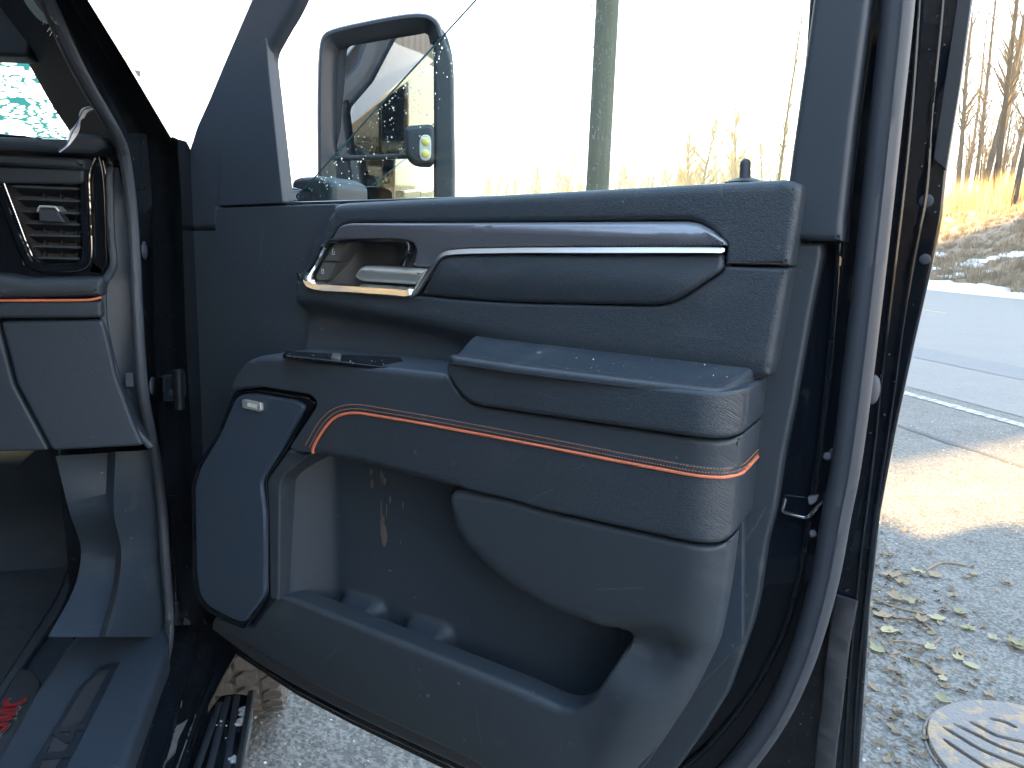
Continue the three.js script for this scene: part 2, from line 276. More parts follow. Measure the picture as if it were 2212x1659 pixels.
struct('ground', sheet(-400, 400, -500, 400, 0), M.lot);
struct('road', sheet(6.1, 23.8, -400, 200, 0.004), M.road);
struct('road_edge_line', sheet(5.72, 5.86, -300, 100, 0.005), M.whitePaint);
for (let z = -150; z < 20; z += 9) struct('road_centre_dash', sheet(14.95, 15.1, z - 1.6, z - 0.3, 0.008), M.yellowPaint);
{ // dark joint in the pavement, and worn tar streaks on the road
  const r = rng(4), pts = []; for (let z = 6; z > -40; z -= 0.25) pts.push([4.62 + 0.03 * Math.sin(z * 1.3) + (r() - 0.5) * 0.03, z]);
  const pos = [], idx = []; pts.forEach(([x, z], i) => { const w = 0.02 + 0.02 * r(); pos.push(x - w, 0.004, z, x + w, 0.004, z); if (i) { const a = 2 * i - 2; idx.push(a, a + 1, a + 2, a + 1, a + 3, a + 2); } });
  const g = new THREE.BufferGeometry(); g.setAttribute('position', new THREE.Float32BufferAttribute(pos, 3)); g.setIndex(idx); g.computeVertexNormals(); struct('pavement_joint', boxUV(g), M.patch);
  for (const [x, w] of [[8.6, 0.5]]) { const p2 = [], i2 = []; let i = 0; for (let z = 2; z > -60; z -= 0.8, i++) { const a = w * (0.4 + 0.9 * fbm(z * 0.2, x, 3)); p2.push(x - a + 0.2 * Math.sin(z * 0.2), 0.008, z, x + a + 0.2 * Math.sin(z * 0.2), 0.008, z); if (i) { const b = 2 * i - 2; i2.push(b, b + 1, b + 2, b + 1, b + 3, b + 2); } } const q = new THREE.BufferGeometry(); q.setAttribute('position', new THREE.Float32BufferAttribute(p2, 3)); q.setIndex(i2); q.computeVertexNormals(); struct('wheel_track', boxUV(q), std({ map: aggregate(19, 0.115, 0.165, [1, 1, 1.02]), roughness: 0.85 })); }
}
const bankH = (x, z) => { const k = sstep(24.2, 31.5, x + 0.8 * (fbm(z * 0.15, 3, 2) - 0.5)); return 3.75 * k + 0.5 * (fbm(x * 0.5, z * 0.5, 3) - 0.5) * sstep(24, 26, x) + 0.02 * Math.max(0, x - 32); };
{
  const nx = 90, nz = 260, g = new THREE.PlaneGeometry(1, 1, nx, nz), p = g.attributes.position;
  for (let i = 0; i < p.count; i++) { const u = p.getX(i) + 0.5, v = p.getY(i) + 0.5, x = 23.9 + 66 * u * u + 4 * u, z = -150 + v * 200; p.setXYZ(i, x, bankH(x, z) - 0.03, z); }
  g.setIndex(Array.from(g.index.array).map((_, i, a) => a[i - i % 3 + [0, 2, 1][i % 3]])); g.computeVertexNormals(); const n = g.attributes.normal; if (n.getY(100) < 0) { g.setIndex(Array.from(g.index.array).map((_, i, a) => a[i - i % 3 + [0, 2, 1][i % 3]])); g.computeVertexNormals(); }
  struct('bank', boxUV(g), M.soil);
}
{ // ploughed snow along the far kerb
  const nx = 10, nz = 420, g = new THREE.PlaneGeometry(1, 1, nx, nz), p = g.attributes.position;
  for (let i = 0; i < p.count; i++) { const u = p.getX(i) + 0.5, v = p.getY(i) + 0.5, z = -90 + v * 110, wd = 0.7 + 1.1 * fbm(z * 0.3, 5, 3), x = 23.6 + 0.4 * fbm(z * 0.6, 1, 2) + u * wd * 1.6, hgt = Math.sin(Math.PI * u) * (0.05 + 0.55 * Math.pow(fbm(z * 0.45, 11, 4), 1.6)) * (0.6 + 0.8 * fbm(x * 4, z * 4, 3)); p.setXYZ(i, x, hgt + 0.012 + (x > 24.6 ? bankH(x, z) : 0), z); }
  g.computeVertexNormals(); if (g.attributes.normal.getY(50) < 0) { g.setIndex(Array.from(g.index.array).map((_, i, a) => a[i - i % 3 + [0, 2, 1][i % 3]])); g.computeVertexNormals(); }
  const me = struct('snow', boxUV(g), M.snow);
}

// ------------------------------------------------------------------ the pickup
const truck = thing('pickup_truck', 'black pickup truck with its front passenger door open and windscreen shattered', 'pickup truck', V3(-1.2, 0, -1.2));
const D = (pts, w) => pts.map(([x, y, ww]) => DOOR.pt(x, y, ww ?? w));
// --- door shell: outer skin and hem, inner sheet
const outerEdge = [[2160, -330], [2102, 0], [2076, 187], [2046, 370], [2036, 467], [2019, 553], [1976, 740], [1936, 926], [1902, 1106], [1879, 1306], [1859, 1606], [1850, 1750], [1835, 1900, 0.04]];
const door = part('passenger_door', pad(DOOR, [...outerEdge, [1500, 1950, 0.1], [1300, 1846], [1000, 1684], [760, 1567], [640, 1503], [556, 1447], [492, 1404], [440, 1358], [412, 1300], [405, 1100], [395, 500], [640, 452], [1722, 405], [1735, 200], [1770, -330]], { w: -0.09, wb: -0.15, bevel: 0.004, grid: 0.05 }), M.paint, truck, { label: 'open front passenger door with grey black trim panel' });
const dp = (name, geo, m, o) => part(name, geo, m, door, o);
dp('inner_sheet', pad(DOOR, [[1985, -330], [1962, 0], [1935, 250], [1900, 553], [1882, 720], [1862, 886], [1842, 1020], [1826, 1106], [1800, 1239], [1762, 1373], [1733, 1456], [1690, 1545], [1610, 1660], [1480, 1760], [1300, 1830], [1000, 1672], [760, 1560], [640, 1496], [556, 1440], [492, 1398], [440, 1350], [415, 1300], [408, 1100], [396, 470], [404, 400], [596, 400], [604, 436], [1720, 400], [1760, 0], [1785, -330]], { w: 0, wb: -0.1, bevel: 0.006, corner: 0.01, grid: 0.05 }), M.gloss);
// pressed ridges of the hem, stiff edge film, bolts, plugs
dp('hem_ridge', sweep(D([[1995, -300], [1985, 0], [1968, 250], [1950, 430], [1925, 640], [1903, 826], [1885, 1000], [1862, 1180], [1845, 1340], [1832, 1500], [1820, 1700]], -0.088), circ(0.0015, 8, 1.2, 0.8), DOOR.n), M.paint);
dp('hem_ridge', sweep(D([[2050, -300], [2036, 0], [2012, 250], [2000, 420], [1975, 553], [1950, 700], [1930, 850], [1908, 1000], [1885, 1150], [1868, 1306], [1850, 1500], [1840, 1700]], -0.088), circ(0.0014, 8, 1.4, 0.8), DOOR.n), M.paint);
dp('edge_film', pad(DOOR, [[2069, -10], [2100, -10], [2074, 187], [2044, 368], [2016, 343]], { w: -0.0865, wb: -0.091, bevel: 0.001, corner: 0.002 }), M.edgeTape);
dp('hem_strip', sweep(D([[1830, 1290], [1812, 1390], [1800, 1500], [1785, 1620], [1775, 1760]], -0.085), rect(0.013, 0.006, 0.002), DOOR.n), M.edgeTape);
for (const [x, y, r] of [[2001, 434, 0.0075], [1998, 560, 0.006]]) dp('plug', (() => { const g = new THREE.SphereGeometry(r, 16, 10); g.scale(1, 1, 0.18); g.applyMatrix4(new THREE.Matrix4().makeBasis(DOOR.e1, DOOR.e2, DOOR.n).setPosition(DOOR.pt(x, y, -0.0895))); return g; })(), M.rubber);
dp('plug', (() => { const g = new THREE.SphereGeometry(0.012, 16, 10); g.scale(0.7, 1.5, 0.4); g.applyMatrix4(new THREE.Matrix4().makeBasis(DOOR.e1, DOOR.e2, DOOR.n).setPosition(DOOR.pt(1886, 842, -0.088))); return g; })(), M.greyPlug);
// --- weatherstrip round the door
const wsPath = [[1958, -330], [1940, 0], [1915, 250], [1883, 553], [1864, 720], [1844, 886], [1825, 1020], [1808, 1106], [1784, 1239], [1748, 1373], [1717, 1456], [1676, 1539], [1600, 1645], [1500, 1735], [1340, 1770], [1000, 1620], [700, 1480], [560, 1400], [480, 1340]];
const wsProf = [[-0.015, 0], [-0.015, 0.010], [-0.011, 0.019], [-0.003, 0.022], [0.003, 0.0205], [0.006, 0.022], [0.012, 0.018], [0.0155, 0.010], [0.0155, 0]].map(p => [-p[0], p[1]]);
dp('weatherstrip', sweep(D(wsPath, 0.001), wsProf, DOOR.n, { seg: 160, crease: 60 }), M.rubber);
// polished edge of the inner sheet beside the latch
dp('sheet_edge', sweep(D([[1814, 525], [1806, 640], [1796, 760], [1785, 860], [1772, 980], [1758, 1066]], 0.003), circ(0.0042, 10), DOOR.n), M.gloss);
dp('sheet_edge', sweep(D([[1748, 1124], [1732, 1220], [1708, 1320], [1672, 1410], [1620, 1500], [1540, 1600], [1440, 1690]], 0.003), circ(0.0042, 10), DOOR.n), M.gloss);
for (const [x, y] of [[1788, 985], [1803, 975], [1756, 1152]]) { const p = DOOR.pt(x, y, 0.002), q = DOOR.pt(x, y, 0.006); dp('screw', merge([cyl(p, q, 0.0038, 0.0034, 16), new THREE.TorusGeometry(0.0040, 0.0009, 6, 18).applyMatrix4(new THREE.Matrix4().makeBasis(DOOR.e1, DOOR.e2, DOOR.n).setPosition(p.clone().addScaledVector(DOOR.n, 0.002)))]), M.greyPlug); }
{ // latch
  dp('latch', pad(DOOR, [[1692, 1068], [1742, 1075], [1780, 1062], [1786, 1078], [1748, 1117], [1740, 1120], [1690, 1106]], { w: 0.004, wb: -0.01, bevel: 0.001, corner: 0.003 }), M.gloss);
  dp('latch_rim', sweep(D([[1697, 1076], [1690, 1103], [1696, 1107], [1738, 1118], [1748, 1115], [1766, 1095], [1782, 1080], [1783, 1066]], 0.005), circ(0.0022, 8), DOOR.n, { smooth: 0 }), M.darkChrome);
  dp('latch_claw', pad(DOOR, [[1744, 1075], [1768, 1070], [1764, 1084], [1752, 1092], [1746, 1090]], { w: 0.010, wb: 0, bevel: 0.002, corner: 0.002 }), M.greyPlug);
}
// --- window frame covers
const sailPts = [[385, 497], [390, 413], [400, 340], [420, 273], [447, 213], [480, 133], [537, 0], [680, -330], [760, -330], [641, 0], [581, 107, 0.02], [577, 127, 0.02], [613, 440], [472, 446, 0.002], [468, 496, 0.002]];
dp('sail_trim', pad(DOOR, sailPts, { w: 0.030, wb: 0.008, bevel: 0.010, corner: 0.008 }), M.trimFine);
dp('sail_insert', pad(DOOR, [[575, 75], [553, 107, 0.06], [500, 230, 0.1], [474, 333, 0.06], [471, 445, 0.004], [611, 439, 0.004], [579, 140, 0.02]], { w: 0.0325, wb: 0.02, bevel: 0.002, corner: 0.01 }), M.trimFine);
dp('glass_run', sweep(D([[690, -150], [654, 0], [595, 103], [590, 130], [624, 440]], -0.03), rect(0.012, 0.034, 0.004), DOOR.n, { crease: 30 }), M.rubber);
dp('rear_frame_trim', pad(DOOR, [[1790, -330], [1756, 0], [1702, 390, 0.002], [1716, 517, 0.002], [1819, 522, 0.002], [1822, 467], [1846, 253], [1879, 0], [1912, -330]], { w: 0.034, wb: -0.01, bevel: 0.007, corner: 0.004 }), M.trimFine);
dp('header_trim', pad(DOOR, [[660, -300], [1930, -330], [1925, -410], [700, -380]], { w: 0.03, wb: -0.06, bevel: 0.006, grid: 0.05 }), M.trimFine);
// --- window glass, partly lowered, its slanting front edge showing
const GW = -0.062;
dp('window_glass', pad(DOOR, [[632, 437, 0.002], [830, 217, 0.002], [1028, 0, 0.002], [1290, -290], [1800, -320], [1725, 420], [1100, 440]], { w: GW + 0.0005, wb: GW - 0.0005, bevel: 0.0002, grid: 0.08, K: 1 }), M.glass);
dp('glass_edge', sweep(D([[630, 438], [830, 217], [1028, 0], [1290, -290]], GW), circ(0.0013, 8), DOOR.n, { smooth: 0 }), std({ color: C(0.03, 0.09, 0.10), roughness: 0.2 }));
{ // water drops on the glass, thickest along its front edge
  const r = rng(21), gs = [], e = (px) => 437 - (px - 632) * 437 / 396;
  for (let k = 0; k < 210; k++) { const px = 640 + r() * 340, lim = e(px), py = Math.max(lim + 4, lim + 6 + (r() * r()) * 190); if (py > 428) continue; const s = 0.0006 + 0.0016 * r() * r(); const g = new THREE.SphereGeometry(s, 7, 5); g.scale(1, 1.25, 0.5); g.applyMatrix4(new THREE.Matrix4().makeBasis(DOOR.e1, DOOR.e2, DOOR.n).setPosition(DOOR.pt(px, py, GW + 0.0008))); gs.push(g); }
  dp('water_drops', merge(gs), M.water, { kind: 'stuff' });
  const g2 = []; for (let k = 0; k < 170; k++) { const px = 1264 + r() * 58, py = r() * 405; const L = 0.001 + 0.006 * r() * r(), an = r() * 6.28, p = DOOR.pt(px, py, GW + 0.0007), q = p.clone().addScaledVector(DOOR.e1, Math.cos(an) * L).addScaledVector(DOOR.e2, Math.sin(an) * L * 1.6); g2.push(cyl(p, q, 0.0004 + 0.0005 * r(), 0.0003, 4)); }
  dp('glass_smears', merge(g2), M.dust, { kind: 'stuff' });
}
dp('lock_pin', merge([cyl(DOOR.pt(1609, 389, 0.01), DOOR.pt(1610, 354, 0.01), 0.0062, 0.0058, 16), new THREE.SphereGeometry(0.0059, 14, 8).translate(...DOOR.pt(1610, 354, 0.01).toArray()), cyl(DOOR.pt(1608, 394, 0.01), DOOR.pt(1608.5, 386, 0.01), 0.022, 0.012, 18)]), M.rubber);
// --- card: flange, front panel
dp('card_flange', pad(DOOR, [[1716, 524, 0.002], [1774, 526, 0.004], [1774, 553], [1752, 666], [1716, 870], [1692, 986], [1674, 1106], [1656, 1173], [1639, 1293], [1623, 1359], [1599, 1426], [1573, 1499], [1523, 1579], [1466, 1659], [1360, 1760], [1200, 1700], [1480, 1400], [1560, 1000], [1600, 700]], { w: 0.022, wb: 0, bevel: 0.005, corner: 0.004 }), M.plastic);
dp('front_panel', pad(DOOR, [[387, 499, 0.002], [468, 499, 0.002], [472, 449, 0.004], [730, 440], [720, 1000], [600, 1100], [440, 1040], [414, 1000], [405, 900], [397, 766]], { w: 0.026, wb: -0.02, bevel: 0.003, corner: 0.004, f: (a, b) => 0.004 * sstep(-1.02, -1.0, a) }), M.plastic);
dp('front_post_trim', pad(DOOR, [[408, 990], [440, 980], [445, 1330], [424, 1320], [409, 1223]], { w: 0.024, wb: -0.02, bevel: 0.003 }), M.plastic);
// --- upper pads with the opening for handle and trim
const vAt = (x, y, w) => DOOR.from(x, y, w)[1], uAt = (x, y, w) => DOOR.from(x, y, w)[0];
const WP = 0.064;
dp('belt_pad', pad(DOOR, [[635, 600, 0.003, 0.010], [653, 553, 0.05, 0.028], [684, 486, 0.05, 0.028], [706, 455, 0.04, 0.022], [726, 438, 0.03, 0.014], [1106, 419, 0.2, 0.012], [1659, 388, 0.1, 0.012], [1702, 387, 0.01, 0.009], [1729, 396, 0.012, 0.009], [1732, 414, 0.01, 0.009], [1722, 480, 0.02, 0.009], [1706, 575, 0.002, 0.007], [1566, 571, 0.002, 0.003], [1572, 530, 0.004, 0.003], [1569, 522, 0.002, 0.003], [1533, 493, 0.02, 0.006], [1508, 481, 0.02, 0.007], [1484, 475, 0.02, 0.007], [1106, 479, 0.1, 0.007], [793, 480, 0.02, 0.007], [756, 481, 0.02, 0.007], [733, 490, 0.02, 0.006], [712, 515, 0.006, 0.004], [698, 530, 0.01, 0.004], [668, 596, 0.01, 0.004], [664, 602, 0.002, 0.003]], { w: WP, wb: 0.0, grid: 0.011, step: 0.008 }), M.leather);
// mid pad: proud under the handle and insert, falling away into a cove above the armrest
const cove = (a, b) => {
  const px0 = uAt(640, 640, 0.06), px1 = uAt(1000, 700, 0.06), k = Math.min(1, Math.max(0, (a - px0) / (px1 - px0)));
  const top = vAt(760, 648, 0.06) - 0.006 - 0.012 * sstep(0.1, 1, k), dep = 0.030 - 0.010 * sstep(0.9, 1.6, (a - px0) / (px1 - px0));
  const span = 0.028 + 0.045 * sstep(0.75, 1.5, (a - px0) / (px1 - px0));
  return -dep * sstep(top, top - span, b) + 0.012 * sstep(top - span, top - span - 0.09, b);
};
dp('mid_pad', pad(DOOR, [[635, 604, 0.003, 0.008], [664, 606, 0.002, 0.003], [672, 616, 0.008, 0.004], [686, 626, 0.01, 0.005], [890, 641, 0.004, 0.005], [906, 640, 0.004, 0.004], [986, 648, 0.02, 0.004], [1106, 656, 0.05, 0.004], [1409, 662, 0.03, 0.004], [1440, 658, 0.02, 0.004], [1469, 647, 0.02, 0.004], [1556, 590, 0.01, 0.004], [1566, 576, 0.002, 0.003], [1705, 579, 0.002, 0.006], [1690, 670, 0.02, 0.010], [1668, 790, 0.006, 0.010], [1660, 815, 0.004, 0.006], [1200, 880, 0.01, 0.004], [958, 840, 0.01, 0.004], [890, 812, 0.01, 0.004], [633, 775, 0.004, 0.004]], { w: WP, wb: 0.0, grid: 0.009, step: 0.009, f: cove }), M.leather);
// opening backing, grip cup
dp('grip_cup', pad(DOOR, [[712, 518], [1000, 515], [1560, 505], [1560, 585], [1400, 655], [1000, 640], [702, 622], [686, 604]], { w: 0.020, wb: 0.005, bevel: 0.002, corner: 0.004, f: (a, b) => 0.030 * sstep(uAt(760, 560, 0.05), uAt(700, 560, 0.05), a) + 0.026 * sstep(uAt(845, 560, 0.03), uAt(900, 560, 0.03), a), grid: 0.008 }), M.cup);
// woven trim strip
const stripF = (a, b) => { const vm = vAt(1200, 497, WP); return -1.0 * Math.max(0, b - vm) - 0.40 * Math.max(0, vm - b) + 0.006; };
dp('trim_strip', pad(DOOR, [[711, 518, 0.003], [735, 489, 0.02], [757, 482.5, 0.02], [793, 482, 0.02], [1106, 480.5, 0.1], [1484, 477, 0.02], [1507, 482, 0.02], [1532, 494.5, 0.02], [1567, 522, 0.002], [1569, 531, 0.002], [1106, 535, 0.05], [968, 541, 0.02], [950, 546, 0.012], [925, 579, 0.002], [886, 577, 0.002], [876, 574, 0.002], [893, 536, 0.01], [886, 522, 0.012], [860, 519, 0.01]], { w: WP + 0.006, wb: 0.03, bevel: 0.004, grid: 0.007, step: 0.007, f: stripF }), M.weave);
dp('grip_bezel', sweep(D([[722, 521], [880, 521], [891, 528], [892, 537], [877, 574]], WP - 0.004), rect(0.0024, 0.012, 0.001), DOOR.n, { seg: 30 }), M.gloss);
// chrome: under the strip, down behind the grip and round the bezel
dp('chrome_moulding', sweep(D([[1566, 541], [1540, 540.5], [1300, 541], [1106, 541.5], [985, 545], [962, 549], [948, 560], [922, 600], [904, 626], [893, 635]], WP + 0.004), [[0.0034, 0], [0.0034, 0.0014], [-0.0026, 0.0058], [-0.0034, 0.0044], [-0.0034, 0]], DOOR.n, { seg: 160, crease: 20, taper: t => 0.5 + 0.5 * sstep(0.0, 0.03, t) }), M.chromeFlat);
dp('handle_bezel', sweep(D([[700, 532], [684, 566], [667, 598], [670, 611], [684, 619], [770, 626], [860, 632], [886, 634], [897, 629], [908, 610], [925, 582]], WP - 0.002), [[-0.0085, -0.01], [-0.0085, 0.002], [-0.005, 0.0075], [0.003, 0.009], [0.007, 0.004], [0.007, -0.01]], DOOR.n, { seg: 90, taper: t => t < 0.28 ? 0.45 + 0.55 * sstep(0.12, 0.28, t) : t > 0.76 ? 0.4 + 0.6 * sstep(0.84, 0.74, t) : 1 }), M.chrome);
dp('lock_button', pad(DOOR, [[725, 524], [750, 524], [726, 565, 0.001], [699, 563.5, 0.001]], { w: WP - 0.004, wb: 0.03, bevel: 0.0016, corner: 0.003, f: (a, b) => 0 }), M.buttonPlastic);
dp('lock_button', pad(DOOR, [[697.5, 566.5, 0.001], [725, 568, 0.001], [706, 602, 0.008], [700, 606, 0.004], [687, 605.5, 0.006], [681, 598, 0.006]], { w: WP - 0.004, wb: 0.03, bevel: 0.0016, corner: 0.003 }), M.buttonPlastic);
for (const [x, y, op] of [[720, 545, 1], [697, 586, 0]]) { // padlock prints
  const c = DOOR.from(x, y, WP - 0.0035), L = (a, b) => DOOR.world(c[0] + a, c[1] + b, WP - 0.0036);
  const gs = [sweep([L(-0.0022, -0.003), L(0.0022, -0.003), L(0.0022, 0.0008), L(-0.0022, 0.0008), L(-0.0022, -0.003)], rect(0.0004, 0.0003, 0.0001), DOOR.n, { smooth: 0 }), sweep(op ? [L(-0.0018, 0.001), L(-0.0018, 0.003), L(-0.0006, 0.0046), L(0.001, 0.0044)] : [L(-0.0016, 0.001), L(-0.0016, 0.0026), L(0, 0.0038), L(0.0016, 0.0026), L(0.0016, 0.001)], rect(0.0004, 0.0003, 0.0001), DOOR.n, { smooth: 0 })];
  dp('lock_symbol', merge(gs), M.print);
}
dp('door_handle', pad(DOOR, [[759, 597, 0.006], [780, 574, 0.006], [915, 581, 0.002], [917, 587, 0.002], [906, 605, 0.006], [896, 616, 0.004], [770, 607.5, 0.006]], { w: WP + 0.004, wb: 0.035, bevel: 0.0055, corner: 0.004, grid: 0.006, f: (a, b) => { const vm = vAt(840, 587, WP); return -0.35 * Math.max(0, vm - b) - 0.5 * Math.max(0, b - vm); } }), M.satin);
dp('upper_insert', pad(DOOR, [[907, 635, 0.004], [954, 560, 0.008], [968, 553, 0.012], [1106, 549.5, 0.05], [1560, 549, 0.004], [1563, 577, 0.004], [1554, 588, 0.006], [1468, 645, 0.02], [1440, 656, 0.02], [1409, 660, 0.02], [1106, 654, 0.05], [986, 646, 0.02], [916, 639, 0.004]], { w: WP + 0.004, wb: 0.03, bevel: 0.006, grid: 0.012, f: (a, b) => { const v1 = vAt(1200, 549, WP), v0 = vAt(1200, 658, WP), t = (v1 - b) / (v1 - v0); return 0.006 * Math.sin(Math.PI * Math.min(1, Math.max(0, t))) - 0.004 * t; } }), M.leather);
function stitches(P, n, N, len, r, m, skip = 1) { const c = new THREE.CatmullRomCurve3(P, false, 'centripetal'), gs = []; for (let i = 0; i < n; i += skip) { const a = c.getPointAt(i / n), b = c.getPointAt(Math.min(1, (i + len) / n)); a.addScaledVector(N, r * 0.5); b.addScaledVector(N, r * 0.5); gs.push(cyl(a, b, r, r, 5)); } dp('stitching', merge(gs), m, { kind: 'stuff' }); }
stitches(D([[1572, 567], [1640, 569], [1700, 571]], WP), 26, DOOR.n, 0.65, 0.0007, M.threadDark);
// --- armrest
const WA = 0.150, WB = 0.138;
// right-hand ends of the proud parts roll over: drop of the skin near the end line
const endLine = [[1600, 850], [1592, 950], [1583, 1028], [1573, 1172], [1557, 1300], [1533, 1420], [1513, 1464], [1467, 1556], [1400, 1658], [1290, 1770]].map(p => DOOR.from(p[0], p[1], WB)).sort((a, b) => a[1] - b[1]);
const endU = v => { const E = endLine; if (v <= E[0][1]) return E[0][0]; for (let i = 0; i + 1 < E.length; i++) if (v <= E[i + 1][1]) return E[i][0] + (E[i + 1][0] - E[i][0]) * (v - E[i][1]) / (E[i + 1][1] - E[i][1]); return E[E.length - 1][0]; };
const roll = (r = 0.048) => (a, b) => { const sl = b < vAt(1512, 1425, WB) ? 0.8 : 1, d = Math.max(0, (endU(b) - a) * sl); return d >= r ? 0 : -0.8 * (r - Math.sqrt(Math.max(0, r * r - (r - d) ** 2))); };
const yA = vAt(1400, 832, WA), TOP = new Frame(V3(P0.x, yA, P0.z), DOOR.n, DOOR.e1);
dp('armrest_top', (() => {
  const F = TOP, pts = [[1040, 727], [1010, 737], [985, 750], [969, 766], [973, 771], [1106, 790], [1300, 813.5], [1528, 840], [1562, 842], [1596, 832], [1652, 812], [1668, 794]];
  const loc = pts.map(([x, y]) => { const p = onAxis(x, y, 'y', yA + (y < 760 ? 0.012 : 0.003)); const q = p.sub(F.o); return [q.dot(F.e1), q.dot(F.e2), 0.025]; });
  loc[0][0] = 0.03; loc[loc.length - 1][0] = 0.03; loc.splice(0, 0, [0.03, loc[0][1], 0.001]);
  return pad(F, loc, { local: true, w: 0.004, wb: -0.005, bevel: 0.006, grid: 0.012, f: (a) => 0.013 * sstep(WA - 0.012, 0.05, a) });
})(), M.leather);
dp('armrest', pad(DOOR, [[963, 778, 0.02], [960, 800, 0.02], [966, 813, 0.02], [993, 855, 0.03], [1014, 872, 0.03], [1034, 878, 0.02], [1106, 889, 0.05], [1545, 953, 0.02], [1566, 954, 0.02, 0.006], [1591, 948, 0.004, 0.004], [1600, 850, 0.006, 0.004], [1533, 848, 0.01, 0.005], [1300, 822, 0.05, 0.005], [1106, 797, 0.05, 0.005], [985, 779, 0.02, 0.005]], { w: WA - 0.002, wb: 0.02, bevel: 0.007, corner: 0.01, grid: 0.010, f: roll() }), M.leather);
{ const f = (a) => 0.013 * sstep(WA - 0.012, 0.05, a); const P = [[985, 766], [1106, 784], [1300, 807], [1526, 833], [1558, 834], [1588, 826], [1642, 808]].map(([x, y]) => { const p = onAxis(x, y, 'y', yA + 0.004); const w = p.clone().sub(DOOR.o).dot(DOOR.n); p.y += f(w) * 0.9; return p; }); stitches(P, 150, UP, 0.6, 0.0007, M.threadDark); }
// --- lower trim with shelf, piping and stitching
const pipe = [[676, 979], [676, 970], [703, 923], [726, 901], [750, 893], [773, 892], [820, 899], [920, 916], [1106, 951], [1306, 990], [1506, 1030], [1540, 1034]];
const sideCorner = 1567;
const off = (P, d) => P.map((p, i) => { const a = P[Math.max(0, i - 1)], b = P[Math.min(P.length - 1, i + 1)], L = Math.hypot(b[0] - a[0], b[1] - a[1]); return [p[0] + (b[1] - a[1]) / L * d, p[1] - (b[0] - a[0]) / L * d]; });
dp('lower_trim', pad(DOOR, [[497, 842, 0.01], [503, 818, 0.02], [527, 785, 0.03], [553, 769, 0.03, 0.009], [596, 768, 0.02, 0.009], [953, 806, 0.02, 0.009], [968, 813, 0.02], [993, 855, 0.03], [1016, 874, 0.03], [1036, 879, 0.02], [1106, 890, 0.05], [1545, 955, 0.02, 0.006], [1566, 957, 0.02, 0.006], [1592, 951, 0.004, 0.004], [1583, 1028, 0.004, 0.003], [1558, 1033, 0.01, 0.003], ...off(pipe, 1.5).reverse().slice(0).map(p => [p[0], p[1], 0.01, 0.0025]), [640, 977, 0.004, 0.003], [624, 968, 0.004, 0.003], [681, 881, 0.006, 0.003], [684, 868, 0.006, 0.003], [670, 853, 0.006, 0.003], [553, 834, 0.02, 0.003], [507, 839, 0.006, 0.003]], { w: WB, wb: 0.0, bevel: 0.005, grid: 0.010, f: roll() }), M.plastic);
dp('lower_insert', pad(DOOR, [...off(pipe, -1.5).map(p => [p[0], p[1], 0.01, 0.0025]), [1558, 1036, 0.01, 0.003], [1583, 1031, 0.004, 0.003], [1572, 1172, 0.006, 0.004], [1550, 1183, 0.015, 0.005], [1527, 1181, 0.02, 0.006], [1179, 1104, 0.05], [1106, 1082, 0.05], [963, 1049, 0.02, 0.01], [800, 1008, 0.02, 0.012], [684, 984, 0.01, 0.01]], { w: WB, wb: 0.0, bevel: 0.005, grid: 0.010, f: roll() }), M.leather);
// piping and seams ride on the skin: along the front, over the rolled end and back to the flange
const ride = (P, h) => { const out = []; for (const [x, y] of P) { if (x > 1440) continue; out.push(DOOR.pt(x, y, WB + h)); } const q0 = DOOR.from(...P.filter(p => p[0] <= 1440).slice(-1)[0], WB), q1 = DOOR.from(...P[P.length - 1], WB), sl = (q1[1] - q0[1]) / (q1[0] - q0[0]); const b0 = q1[1], aE = endU(b0); for (let k = 1; k <= 12; k++) { const a = q0[0] + (aE - q0[0]) * k / 12, b = q0[1] + sl * (Math.min(a, q1[0]) - q0[0]); out.push(DOOR.world(a, b, WB + h + roll()(a, b))); } const we = WB - 0.8 * 0.048; for (let k = 1; k <= 5; k++) out.push(DOOR.world(aE + h + 0.0005, b0, we + (0.024 - we) * k / 5)); return out; };
dp('piping', sweep(ride(pipe, 0.0005), circ(0.0020, 8), t => t < 0.88 ? DOOR.n : DOOR.n.clone().add(DOOR.e1), { seg: 170 }), M.orange);
dp('stitch_band', sweep(ride(off(pipe, 9).slice(1), 0.0006).slice(0, -5), rect(0.0062, 0.0006, 0.0003), DOOR.n, { seg: 110 }), M.leather);
stitches(ride(off(pipe, 9).slice(1), 0.0013), 210, DOOR.n, 0.6, 0.0006, M.thread);
stitches(ride(off(pipe, 18).slice(1), 0.0009), 210, DOOR.n, 0.6, 0.0007, M.thread);
{ // shelf tray with the window switch
  const yS = vAt(760, 785, WB), F = new Frame(V3(P0.x, yS, P0.z), DOOR.n, DOOR.e1);
  const q = (pts, w, wb, o) => pad(F, pts.map(([x, y]) => { const p = onAxis(x, y, 'y', yS + w).sub(F.o); return [p.dot(F.e1), p.dot(F.e2), 0.006]; }), { local: true, w, wb, bevel: 0.002, grid: 0.02, ...o });
  dp('switch_panel', q([[616, 757], [866, 772], [888, 799], [610, 766]], 0.0012, -0.004), M.gloss);
  dp('window_switch', q([[718, 762], [738, 763], [736, 772], [714, 770]], 0.006, 0.0, { bevel: 0.002 }), M.buttonPlastic);
}
